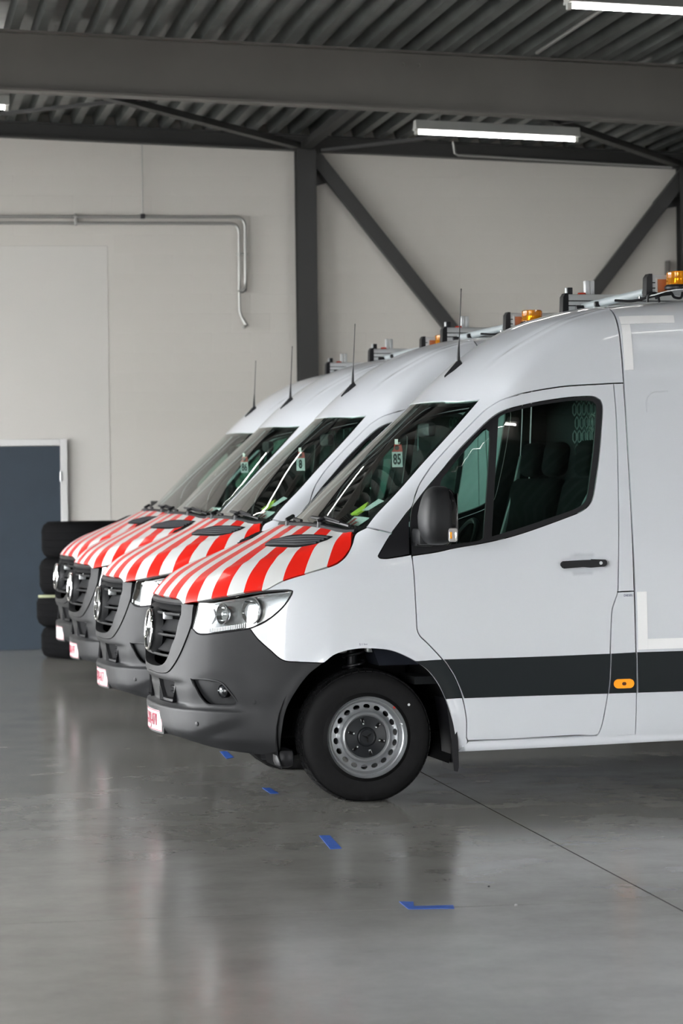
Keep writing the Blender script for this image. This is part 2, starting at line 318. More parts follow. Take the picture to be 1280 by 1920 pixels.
WS=pch([.1,.2,.27,.33,.45,.6,.8,1.0,1.2,1.3,1.5,1.8,2.1,2.3,2.5,2.6,2.8],[.88,.93,.955,.975,.99,1.0,1.005,1.002,.99,.98,.955,.915,.870,.835,.785,.755,.66])
XW=lambda z:-.142+.977*(z-1.4)+.018*(((z-1.755)/.355)**2-1)
CW=lambda z:.15+.183*(z-1.4)
ZRX=[.0,.3,.552,.7,.85,1.0,1.2,1.5,1.8,2.3,5.]; ZRY=[1.70,1.92,2.130,2.285,2.392,2.468,2.556,2.626,2.647,2.68,2.69]
ZR=pch(ZRX,ZRY)
def Fb(x,y,z):
    a=np.abs(y)
    side=a-(WS(z)-.05*np.clip((1.2-x)/1.2,0,1.5)**2*sst(1.15,1.5,z)-.03*np.clip(-x,0,1)**2)
    front=XF0(z)+GP(a)-x
    hood=z-(ZH(x)-.075*(a/.8)**3.5)
    low=smax(front,hood*.9,.07)
    ws=(XW(z)+CW(z)*a*a-x)*.7
    xs=x-.32*a*a*(1-sst(.7,1.8,x))
    roof=(z-(ZR(xs)-.035*(a/.7)**2))*.9
    cab=smax(smax(ws,roof,.06),-.32-x,.05)
    b=smin(low,cab,.03)
    kk=.065+.095*sst(2.1,2.4,z)+.095*(1-sst(1.2,1.45,z))
    f=smax(b,side,kk)
    f=smax(f,.22-z,.05)
    return smax(f,x-4.93,.12)
OFF=[None]                                   # relief added to the body surface while a panel is being cut
def FF(P):
    f=Fb(P[:,0],P[:,1],P[:,2])
    return f if OFF[0] is None else f-OFF[0](P)
def grad(P,e=.0015):
    E=np.eye(3)*e
    g=np.stack([FF(P+E[k])-FF(P-E[k]) for k in range(3)],1)
    return g/np.maximum(np.linalg.norm(g,axis=1,keepdims=True),1e-9)
def march(o,d,t0,t1,n=56):
    ts=np.linspace(t0,t1,n); k=len(o)
    V=np.empty((k,n))
    for j,t in enumerate(ts):
        V[:,j]=FF(o+d*t)
    neg=V<0; has=neg.any(1); i=np.where(has,neg.argmax(1),V.argmin(1)); i=np.clip(i,1,n-1)
    a=ts[i-1].copy(); b=ts[i].copy()
    for _ in range(26):
        m=(a+b)/2; f=FF(o+d*m[:,None])<0
        b=np.where(f,m,b); a=np.where(f,a,m)
    return o+d*b[:,None]
def ortho(U,V,D,t=2.2):
    U,V,D=(np.array(q,float) for q in (U,V,D))
    return (lambda P:np.stack([P@U,P@V],1),
            lambda uv:march(uv[:,:1]*U+uv[:,1:]*V+D*t,np.repeat(-D[None],len(uv),0),0,t*1.6))
q=sqrt(.5)
PROJ={'side':ortho((1,0,0),(0,0,1),(0,-1,0),1.3),
      'front':ortho((0,1,0),(0,0,1),(-1,0,0),1.4),
      'rear':ortho((0,1,0),(0,0,1),(1,0,0),5.3),
      'tilt':ortho((0,1,0),(q,0,q),(-q,0,q),2.2)}
def _pol_to(P):
    th=np.arctan2(P[:,2]-1.3,-P[:,1]); return np.stack([P[:,0],np.where(th<-pi/2,th+2*pi,th)],1)
def _pol_from(uv):
    th=uv[:,1]; d=np.stack([0*th,-np.cos(th),np.sin(th)],1); o=np.stack([uv[:,0],0*th,0*th+1.3],1)
    return march(o+d*1.75,-d,0,1.3)
def _cyl_to(P): return np.stack([np.arctan2(P[:,1],-P[:,0]-.0),P[:,2]],1)
def _cyl_from(uv):
    ph=uv[:,0]; d=np.stack([-np.cos(ph),np.sin(ph),0*ph],1); o=np.stack([0*ph,0*ph,uv[:,1]],1)
    return march(o+d*1.5,-d,0,.95)
PROJ['polar']=(_pol_to,_pol_from); PROJ['cyl']=(_cyl_to,_cyl_from)
def inpoly(pts,poly):
    x,y=pts[:,0],pts[:,1]; r=np.zeros(len(pts),bool); n=len(poly)
    for i in range(n):
        x1,y1=poly[i]; x2,y2=poly[(i+1)%n]
        if y1==y2: continue
        c=((y1>y)!=(y2>y)); r^= c & (x < (x2-x1)*(y-y1)/(y2-y1)+x1)
    return r
def smooth_loop(p,step,corner=38,closed=True):
    """Catmull-Rom through p, corners kept"""
    p=np.asarray(p,float); n=len(p); out=[]
    def turn(i):
        a=p[i]-p[i-1]; b=p[(i+1)%n]-p[i]
        c=np.dot(a,b)/max(1e-12,np.linalg.norm(a)*np.linalg.norm(b)); return math.degrees(math.acos(max(-1,min(1,c))))
    cor=[turn(i)>corner for i in range(n)]
    if not closed: cor[0]=cor[-1]=True
    for i in range(n if closed else n-1):
        a,b=p[i],p[(i+1)%n]; L=np.linalg.norm(b-a)
        if L<1e-9: continue
        ta=(b-p[i-1])*L/max(1e-9,np.linalg.norm(b-a)+np.linalg.norm(a-p[i-1])) if not cor[i] else (b-a)
        tb=(p[(i+2)%n]-a)*L/max(1e-9,np.linalg.norm(b-a)+np.linalg.norm(p[(i+2)%n]-b)) if not cor[(i+1)%n] else (b-a)
        k=max(1,int(math.ceil(L/step)))
        for j in range(k):
            t=j/k; out.append(a*(1+2*t)*(1-t)**2+ta*t*(1-t)**2+b*t*t*(3-2*t)+tb*t*t*(t-1))
    if not closed: out.append(p[-1])
    return np.array(out)
def inset(p,g):
    if g==0: return p
    a=np.roll(p,1,0); b=np.roll(p,-1,0); t=b-a; t/=np.maximum(np.linalg.norm(t,axis=1,keepdims=True),1e-9)
    area=.5*np.sum(p[:,0]*np.roll(p[:,1],-1)-np.roll(p[:,0],-1)*p[:,1])
    nrm=np.stack([-t[:,1],t[:,0]],1)*(1 if area>0 else -1)
    return p+nrm*g
def tri2d(loops,res):
    """loops: outer then holes -> points, triangles, boundary index loops"""
    pts=[]; edges=[]; idx=[]
    for lp in loops:
        s=len(pts); pts+=[tuple(q_) for q_ in lp]; k=len(lp); edges+=[(s+i,s+(i+1)%k) for i in range(k)]; idx.append(list(range(s,s+k)))
    B=np.array(pts); lo,hi=B.min(0),B.max(0)
    gx=np.arange(lo[0]+res*.5,hi[0],res); gy=np.arange(lo[1]+res*.43,hi[1],res*.866); g=[]
    for j,y in enumerate(gy): g.append(np.stack([gx+(res*.5 if j%2 else 0),np.full(len(gx),y)],1))
    if g:
        g=np.concatenate(g); ok=inpoly(g,loops[0])
        for h in loops[1:]: ok&=~inpoly(g,h)
        g=g[ok]
        if len(g):
            dm=np.full(len(g),9.)
            for s in range(0,len(B),200): dm=np.minimum(dm,np.sqrt(((g[:,None]-B[None,s:s+200])**2).sum(2)).min(1))
            g=g[dm>.5*res]; pts+=[tuple(x) for x in g]
    r=delaunay_2d_cdt([Vector(p_) for p_ in pts],edges,[],0,1e-7)
    V=np.array([(v.x,v.y) for v in r[0]]); mp={}
    for i,os_ in enumerate(r[3]):
        for o in os_: mp[o]=i
    F=[]
    for f in r[2]:
        f=list(f)
        for k in range(1,len(f)-1): F.append((f[0],f[k],f[k+1]))
    F=np.array(F); c=V[F].mean(1); ok=inpoly(c,loops[0])
    for h in loops[1:]: ok&=~inpoly(c,h)
    F=F[ok]
    a=V[F]; ar=(a[:,1,0]-a[:,0,0])*(a[:,2,1]-a[:,0,1])-(a[:,1,1]-a[:,0,1])*(a[:,2,0]-a[:,0,0])
    F=F[np.abs(ar)>1e-12]
    return V,F,[[mp.get(i,0) for i in l] for l in idx]
def sheet(name, P, N, F, loops, th, mats, parent, sgn=1, smoothn=False):
    """solid sheet: front surface P with normals N, back surface th behind it, rim along the loops"""
    P=P.copy(); N=N.copy()
    if smoothn:
        fn=np.cross(P[F[:,1]]-P[F[:,0]],P[F[:,2]]-P[F[:,0]])
        fl=(fn*N[F[:,0]]).sum(1)<0; fn[fl]*=-1
        N2=np.zeros_like(P)
        for k in range(3): np.add.at(N2,F[:,k],fn)
        N=N2/np.maximum(np.linalg.norm(N2,axis=1,keepdims=True),1e-12)
    if sgn<0: P[:,1]*=-1; N[:,1]*=-1
    fn=np.cross(P[F[:,1]]-P[F[:,0]],P[F[:,2]]-P[F[:,0]]); fl=(fn*(N[F[:,0]]+N[F[:,1]]+N[F[:,2]])).sum(1)<0
    F=F.copy(); F[fl]=F[fl][:,::-1]; n=len(P)
    vs=[P]; faces=[tuple(int(i) for i in f) for f in F]; nv=[N]; mi=[0]*len(F)
    if th:
        B=P-N*th; vs.append(B); nv.append(-N); faces+=[(int(f[2])+n,int(f[1])+n,int(f[0])+n) for f in F]
        mi+=[1 if len(mats)>1 else 0]*len(F); c=2*n; rv=[]; rn=[]
        for l in loops:
            k=len(l); area=0.
            for i in range(k):
                a,b=l[i],l[(i+1)%k]
                if a==b: continue
                nn=np.cross(P[b]-P[a],B[a]-P[a]); L=np.linalg.norm(nn)
                if L<1e-12: continue
                rv+=[P[a],P[b],B[b],B[a]]; rn+=[nn/L]*4; faces.append((c,c+1,c+2,c+3)); c+=4; mi.append(0)
        if rv: vs.append(np.array(rv)); nv.append(np.array(rn))
    NV=np.concatenate(nv)
    me=bpy.data.meshes.new(name); me.from_pydata(np.concatenate(vs).tolist(),[],faces); me.update()
    if len(me.polygons)==len(faces):
        me.polygons.foreach_set('material_index',mi)
        for p in me.polygons: p.use_smooth=True
        me.normals_split_custom_set_from_vertices([tuple(x) for x in NV])
    for m in mats: me.materials.append(m)
    return link(name,me,None,parent)
def panel(name, loop, mats, parent, proj='side', res=.035, th=.018, off=0., holes=(), gap=.0028, mirror=False, corner=38, hcorner=38, edge=None, hgap=0):
    if not isinstance(mats,(list,tuple)): mats=[mats]
    to,fr=PROJ[proj]; edge=edge or min(res,.02)
    L=[inset(smooth_loop(to(np.array(loop,float)),edge,corner),gap)]+[inset(smooth_loop(to(np.array(h,float)),edge,hcorner),-hgap) for h in holes]
    V,F,lp=tri2d(L,res); disp=callable(off)
    OFF[0]=off if disp else None
    P=fr(V); N=grad(P); OFF[0]=None
    if not disp: P=P+N*off
    out=[]
    for s in ((1,-1) if mirror else (1,)): out.append(sheet(name,P,N,F,lp,th,mats,parent,s))
    return out if mirror else out[0]
def surf(pts,proj='side'):
    to,fr=PROJ[proj]; P=fr(to(np.array(pts,float))); return P,grad(P)
def mir(pts): return [(p[0],-p[1],p[2]) for p in pts]
# ------------------------------------------------------------------ the hall
def roof_z(x): return 5.39-.04*x
def struct(o,label=None): return tag(o,label,kind='structure')
fl=struct(G().box(((HX0+HX1)/2,(HY0+HY1)/2,-.0508),(HX1-HX0,HY1-HY0,.10)).obj('floor',M['joint']),'polished grey concrete floor with sawn joints')
JX=[HX0,3.02,HX1]; JY=[HY0,10.9,HY1]
for a,b in zip(JX,JX[1:]):
    for c,d in zip(JY,JY[1:]):
        g=.0048
        G().box(((a+b)/2,(c+d)/2,-.006),(b-a-2*g,d-c-2*g,.012)).obj('slab',M['concrete'],fl)
struct(G().box((2,HY0-30.2,-.2),(120,60,.3)).obj('floor',M['asphalt']),'grey yard outside the added front doorways')
struct(G().box((HX0-30.2,12,-.2),(60,60,.3)).obj('floor',M['asphalt']),'grey yard outside the open side door')
# walls out of view; doorways placed to let daylight in
def wall_openings(name,axis,pos,lo,hi,zt,rects,label):
    """wall slab with rectangular openings (u0,u1,z0,z1)"""
    g=G(); us=sorted({lo,hi,*[r[0] for r in rects],*[r[1] for r in rects]}); zs=sorted({0,zt,*[r[2] for r in rects],*[r[3] for r in rects]})
    for u0,u1 in zip(us,us[1:]):
        for z0,z1 in zip(zs,zs[1:]):
            cu_,cz_=(u0+u1)/2,(z0+z1)/2
            if any(r[0]<cu_<r[1] and r[2]<cz_<r[3] for r in rects): continue
            g.box((cu_,pos,cz_) if axis=='x' else (pos,cu_,cz_),(u1-u0,.2,z1-z0) if axis=='x' else (.2,u1-u0,z1-z0))
    return struct(g.obj(name,M['wall_front'] if name=='wall_front' else M['wall']),label)
wall_openings('wall_front','x',HY0-.1,HX0-.2,HX1+.2,6.2,FRONT_OPEN,'painted front wall with two unseen doorways added for daylight')
wall_openings('wall_left','y',HX0-.1,HY0-.2,HY1+.2,6.2,LEFT_OPEN,'painted side wall with three unseen doorways placed for daylight')
wall_openings('wall_right','y',HX1+.1,HY0-.2,HY1+.2,6.2,[],'painted side wall of the hall')
wb=struct(G().box(((HX0+HX1)/2,HY1+.0765,3.1),(HX1-HX0+.4,.2,6.2)).obj('wall_back',M['wall']),'off-white painted blockwork wall behind the vans')
# painted blocks, 40 x 20 cm in stretcher bond; those in view are single parts, the rest one mesh
def block_mesh():
    g=G(); g.box((0,0,0),(.397,.05,.197),r=.002,seg=1); return g.mesh('block')
bmesh_=block_mesh(); bmesh_.materials.append(M['wall'])
rest=G(); cnt=0
for r_ in range(26):
    z=.1+.2*r_
    for c_ in range(-5,26):
        x=.2+.4*c_+(.2 if r_%2 else 0)+.75
        if z+.1>roof_z(x)-.02: continue
        if x-.2<2.30 and z-.1<4.09: continue                 # smooth panel and door stand here
        inview = (1.0<x<8.6 and ((x<4.3 and z>2.2) or (x>=4.3 and z>2.55)))
        if inview and cnt<300:
            link('block',bmesh_,None,wb,(x,HY1,z)); cnt+=1
        elif -1.5<x<12:
            rest.box((x,HY1,z),(.397,.05,.197))
ro=rest.obj('block_courses',M['wall'],wb); ro['kind']='stuff'
# smooth panel, door, frame
pn=struct(G().box((.4,HY1,2.045),(3.79,.054,4.09),r=.004,seg=1).obj('trim_1',M['wall_smooth']),'smooth white panel set into the block wall above the door')
d1=empty('door_1',(0,0,0)); struct(d1,'blue-grey door with white frame in the back wall')
G().box((1.33,HY1-.045,1.03),(.91,.045,2.06),r=.004,seg=1).obj('door_leaf',M['blue_door'],d1)
fg=G(); fg.box((1.82,HY1-.04,1.065),(.072,.075,2.13),r=.004,seg=1); fg.box((1.33,HY1-.04,2.097),(.908,.075,.068),r=.004,seg=1); fg.box((.84,HY1-.04,1.065),(.072,.075,2.13),r=.004,seg=1)
fg.obj('door_frame',M['frame_white'],d1)
hg=G(); hg.tube([(.93,HY1-.07,1.04),(.93,HY1-.12,1.04),(1.05,HY1-.12,1.04)],.011); hg.obj('handle',M['alu'],d1)
for z in (.35,1.75): G().tube([(1.785,HY1-.085,z-.05),(1.785,HY1-.085,z+.05)],.009).obj('hinge',M['alu'],d1)
# ribbed steel deck
def deck():
    p=.222; prof=[(0,0),(.075,0),(.10,.10),(.197,.10),(.222,0)]
    xs=[]; x=HX0-.2
    while x<HX1+.2:
        for a,b in prof[:-1]: xs.append((x+a,b))
        x+=p
    y0,y1=HY0-.2,HY1+.2; vs=[]; fs=[]
    for k,(x,h) in enumerate(xs):
        z=roof_z(x)+h; vs+=[(x,y0,z),(x,y1,z)]
        if k: fs.append((2*k-2,2*k-1,2*k+1,2*k))
    n=len(vs); vs+=[(HX0-.2,y0,6.4),(HX0-.2,y1,6.4),(HX1+.2,y0,6.0),(HX1+.2,y1,6.0)]; fs.append((n,n+1,n+3,n+2))
    g=G(); g.raw(vs,fs); return g.obj('ceiling',M['deck'],sharp=20)
struct(deck(),'dark ribbed galvanised steel roof deck')
def ibeam(name,y,depth,wf,label,x0=HX0,x1=HX1,tf=.018,drop=0.):
    g=G()
    def rz(x,dz): return roof_z(x)+dz-drop
    def slab(ya,yb,za,zb):
        vs=[(x,yy,rz(x,zz)) for x in (x0,x1) for yy in (ya,yb) for zz in (za,zb)]
        g.raw(vs,[(0,1,3,2),(4,6,7,5),(0,4,5,1),(2,3,7,6),(0,2,6,4),(1,5,7,3)])
    slab(y-wf/2,y+wf/2,-tf,0); slab(y-wf/2,y+wf/2,-depth,-depth+tf); slab(y-.006,y+.006,-depth+tf,-tf)
    o=g.obj(name,M['steel_dark'] if depth>.3 else M['column']); return struct(o,label)
raf=ibeam('trim_2',23.2,.49,.20,'deep grey steel roof beam crossing the picture above the vans')
for bx in (4.30,4.43): G().lathe([(0,-.012),(.016,-.012),(.018,0)],12,Matrix.Translation((bx,23.19,roof_z(bx)-.11))@YROT).obj('bolt',M['pipe'],raf)
for k,y in enumerate((17.4,11.6,5.8,0.)): ibeam('trim_%d'%(3+k),y,.49,.20,'steel roof beam nearer the camera, above the picture')
ibeam('trim_7',HY1-.10,.165,.12,'grey steel beam along the top of the back wall')
def column(n,x,label):
    g=G(); y=HY1-.13; zt=roof_z(x)-.16
    g.box((x,y-.085,zt/2),(.2,.014,zt)); g.box((x,y+.085,zt/2),(.2,.014,zt)); g.box((x,y,zt/2),(.01,.16,zt))
    return struct(g.obj('trim_%d'%n,M['column']),label)
c1=column(8,4.32,'dark steel column against the middle of the back wall'); c2=column(9,8.36,'dark steel column at the right edge of the back wall')
def bar(g,a,b,w,t,n):
    """flat section bar from a to b, width w in the plane normal to n, thickness t along n"""
    a,b,n=Vector(a),Vector(b),Vector(n).normalized(); d=(b-a).normalized(); s=d.cross(n).normalized()
    vs=[p+s*i*w/2+n*j*t/2 for p in (a,b) for i in (-1,1) for j in (-1,1)]
    g.raw(vs,[(0,1,3,2),(4,6,7,5),(0,4,5,1),(2,3,7,6),(0,2,6,4),(1,5,7,3)]); return g
g=G(); bar(g,(4.36,HY1-.12,5.07),(7.5,HY1-.12,1.12),.135,.10,(0,1,0)); b1=struct(g.obj('trim_10',M['column']),'diagonal wall brace running down right from the middle column')
g=G(); g.prism([(4.43,5.02),(4.52,5.02),(4.66,4.76),(4.43,4.70)],lambda x,z:(x,HY1-.06,z),lambda x,z:(x,HY1-.045,z)); g.obj('gusset_plate',M['column'],b1)
for p in ((4.50,4.90),(4.56,4.83)): G().lathe([(0,-.02),(.014,-.02),(.016,0)],10,Matrix.Translation((p[0],HY1-.17,p[1]))@YROT).obj('bolt',M['pipe'],b1)
g=G(); bar(g,(8.33,HY1-.12,4.84),(5.2,HY1-.12,.93),.135,.10,(0,1,0)); b2=struct(g.obj('trim_11',M['column']),'diagonal wall brace running down left from the right column')
g=G(); g.prism([(8.26,4.84),(8.0,4.84-.30),(8.12,4.48),(8.26,4.50)],lambda x,z:(x,HY1-.06,z),lambda x,z:(x,HY1-.045,z)); g.obj('gusset_plate',M['column'],b2)
# roof bracing behind the big beam
def rod(n,a,b,w,label):
    g=G(); bar(g,a,b,w,w*.6,(0,0,1)); return struct(g.obj('trim_%d'%n,M['column']),label)
rod(12,(4.32,23.3,roof_z(4.32)-.12),(4.32,HY1-.2,roof_z(4.32)-.12),.11,'short roof strut from the middle column to the deep beam')
rod(13,(4.2,28.6,5.08),(0.9,23.4,5.10),.10,'slanting roof brace left of the middle column')
rod(14,(8.2,28.7,4.93),(4.5,23.4,5.05),.10,'slanting roof brace near the right column')
rod(15,(4.45,28.5,5.02),(8.0,23.4,4.95),.05,'thin roof tie right of the middle column')
rod(16,(4.1,23.4,5.06),(-.3,28.6,5.2),.05,'thin roof tie at the left end of the deep beam')
rod(17,(8.36,23.3,roof_z(8.36)-.12),(8.36,HY1-.2,roof_z(8.36)-.12),.11,'short roof strut from the right column to the deep beam')
# cable conduit clipped to the beam
g=G(); g.tube([(5.85,HY1-.21,5.15),(5.865,HY1-.21,5.03),(5.90,HY1-.21,5.01),(6.8,HY1-.21,4.965),(8.17,HY1-.21,4.895)],.014)
tag(g.obj('conduit',M['pipe']),'thin conduit clipped along the beam above the right brace','conduit')
g=G(); g.tube([(5.3,22.6,5.13),(5.3,16,5.13)],.016); tag(g.obj('conduit',M['pipe']),'thin pale conduit under the roof deck near the upper right lamp','conduit')
# heating pipes on the wall
def fillet(pts,r=.09,n=6):
    out=[Vector(pts[0])]
    for a,b,c in zip(pts,pts[1:],pts[2:]):
        a,b,c=Vector(a),Vector(b),Vector(c); d1_=(a-b).normalized(); d2_=(c-b).normalized()
        for i in range(n+1):
            t=i/n; out.append((b+d1_*r)*(1-t)**2+b*2*t*(1-t)+(b+d2_*r)*t*t)
    out.append(Vector(pts[-1])); return out
py=HY1-.075
p1=empty('wall_pipe'); tag(p1,'upper galvanised pipe bending down on the left back wall','pipe')
G().tube(fillet([(-4,py,4.38),(3.70,py,4.38),(3.695,py,3.64),(3.695,py+.05,3.63)],.11),.0165).obj('pipe_run',M['pipe'],p1)
G().tube([(2.65,py,4.40),(2.655,py,5.16)],.006).obj('hanger_rod',M['pipe'],p1)
G().box((2.65,py,4.385),(.05,.05,.05),r=.008).obj('clamp',M['black'],p1)
G().tube([(3.695,py,3.66),(3.66,py,3.62),(3.62,py,3.63)],.02).obj('elbow',M['pipe'],p1)
p2=empty('wall_pipe'); tag(p2,'lower galvanised pipe ending in a tap on the back wall','pipe')
G().tube(fillet([(-4,py,4.315),(3.635,py,4.315),(3.63,py,3.36),(3.66,py,3.33)],.10),.0155).obj('pipe_run',M['pipe'],p2)
G().tube([(3.66,py,3.34),(3.70,py-.02,3.27),(3.66,py-.05,3.25)],.02).obj('tap',M['pipe'],p2)
for x in (1.97,): G().box((x,py+.01,4.35),(.03,.05,.12),r=.005).obj('clip',M['pipe'],p2)
G().box((3.665,py+.01,4.0),(.12,.04,.028),r=.005).obj('clip',M['pipe'],p2)
# small bracket on the wall near the right column
tag(G().box((8.155,HY1-.06,3.80),(.045,.07,.27),r=.01).obj('wall_bracket',M['steel_dark']),'small dark bracket on the wall beside the right column','bracket')
tag(G().box((2.733,HY1-.05,1.44),(.072,.06,.10),r=.006).obj('socket_box',M['column']),'small dark box on the back wall beside the farthest windscreen','box')
# batten lamps
def lamp(x,y,z,label,L=1.55):
    o=empty('batten_lamp',(x,y,z)); tag(o,label,'lamp','ceiling batten lamps')
    ry=atan(.04); mt=Matrix.Rotation(ry,4,'Y')
    def part(g,name,m): g.bm.transform(mt) if hasattr(g.bm,'transform') else bmesh.ops.transform(g.bm,matrix=mt,verts=g.bm.verts[:]); return g.obj(name,m,o)
    g=G(); g.prism([(-.095,-.012),(-.05,.075),(.05,.075),(.095,-.012),(.09,-.016),(-.09,-.016)],lambda a,b:(-L/2,a,b),lambda a,b:(L/2,a,b)); part(g,'housing',M['lamp_white'])
    part(G().tube([(-L/2+.04,0,-.035),(L/2-.04,0,-.035)],.015,12),'tube',M['tube_on'])
    for s in (-1,1): part(G().box((s*(L/2-.02),0,-.035),(.035,.05,.05),r=.006),'lamp_holder',M['lamp_white'])
    for s in (-1,1): part(G().tube([(s*L*.35,0,.07),(s*L*.35,0,.36)],.006,6),'hanger',M['pipe'])
lamp(5.66,25.8,4.88,'lit batten lamp hanging between the deep beam and the back wall')
lamp(5.49,19.2,4.94,'lit batten lamp at the top right corner of the picture')
lamp(.40,25.8,5.13,'lit batten lamp just showing at the left edge under the deep beam')
OFFL='lit batten lamp in the rows above and behind the camera, out of the picture'
for y in (19.2,12.6,6.0):
    for x in (-5.4,-.7,5.49,10.7,15.9):
        if y==19.2 and abs(x-5.49)<.1: continue
        lamp(x,y,roof_z(x)-.24,OFFL)
for x in (-5.,10.9,16.): lamp(x,25.8,roof_z(x)-.28,OFFL)
# stack of tyres by the door
def tyre_stack():
    lab=['lowest tyre of the black stack by the blue door','second tyre from the floor in the black stack','third tyre from the floor in the black stack with a pale band','topmost tyre of the black stack by the blue door']
    z=0
    for k,(x,h,r_) in enumerate(((1.985,.305,.49),(1.955,.31,.50),(1.975,.345,.49),(2.0,.35,.49))):
        o=empty('tyre',(x,27.55,z)); tag(o,lab[k],'tyre','stacked tyres by the door')
        g=G(); q_=h/2; prof=[(.27,.02),(.30,0),(r_-.06,.0),(r_-.02,.03),(r_,.08),(r_,h-.08),(r_-.02,h-.03),(r_-.06,h),(.30,h),(.27,h-.02),(.25,q_)]
        g.lathe(prof,56,None,True); c=g.obj('carcass',M['old_tyre'],o)
        g=G(); 
        for rr in (.3,.5,.7): g.lathe([(r_+.001,h*rr-.005),(r_+.004,h*rr),(r_+.001,h*rr+.005)],56)
        g.obj('tread',M['old_tyre'],o)
        z+=h
    g=G(); g.box((1.60,27.06,.62),(.34,.018,.028),r=.003); 
tyre_stack()
tag(G().box((1.55,27.17,.607),(.20,.015,.026),r=.003).obj('marking_strip',mat('pale_strip',(.42,.45,.28),.7)),'pale yellow strip across the black tyre stack','strip')
# blue tapes on the floor
def tape(pts,label):
    g=G(); g.prism(pts,lambda x,y:(x,y,.0002),lambda x,y:(x,y,.0016)); tag(g.obj('floor_tape',M['blue_tape']),label,'tape','blue tape marks on the floor')
tape([(2.01,13.25),(2.06,13.24),(2.04,12.76),(1.985,12.75)],'short blue tape strip on the floor in front of the near wheel')
tape([(2.0,11.09),(2.055,11.075),(2.035,10.955),(2.19,10.945),(2.177,10.862),(2.0,10.885)],'blue L-shaped tape on the floor at the sawn joint nearest the camera')
tape([(2.047,17.56),(2.09,17.545),(2.085,17.15),(2.03,17.07)],'blue tape strip on the floor under the front bumper of the nearest van')
tape([(2.025,15.40),(2.065,15.38),(2.075,15.1),(2.03,15.1)],'blue tape strip in the shadow beside the near front wheel')
def pebble(x,y,r,m,label): 
    g=G(); bmesh.ops.create_icosphere(g.bm,subdivisions=2,radius=r,matrix=Matrix.Translation((x,y,r*.7))); 
    for v in g.bm.verts: v.co.z=max(.0005,v.co.z*.8)
    tag(g.obj('pebble',m),label,'pebble')
pebble(2.425,10.87,.006,M['pipe'],'tiny white crumb on the floor right of the blue L-shaped tape')
pebble(2.43,11.4,.005,M['ink'],'tiny dark crumb on the floor behind the blue L-shaped tape')
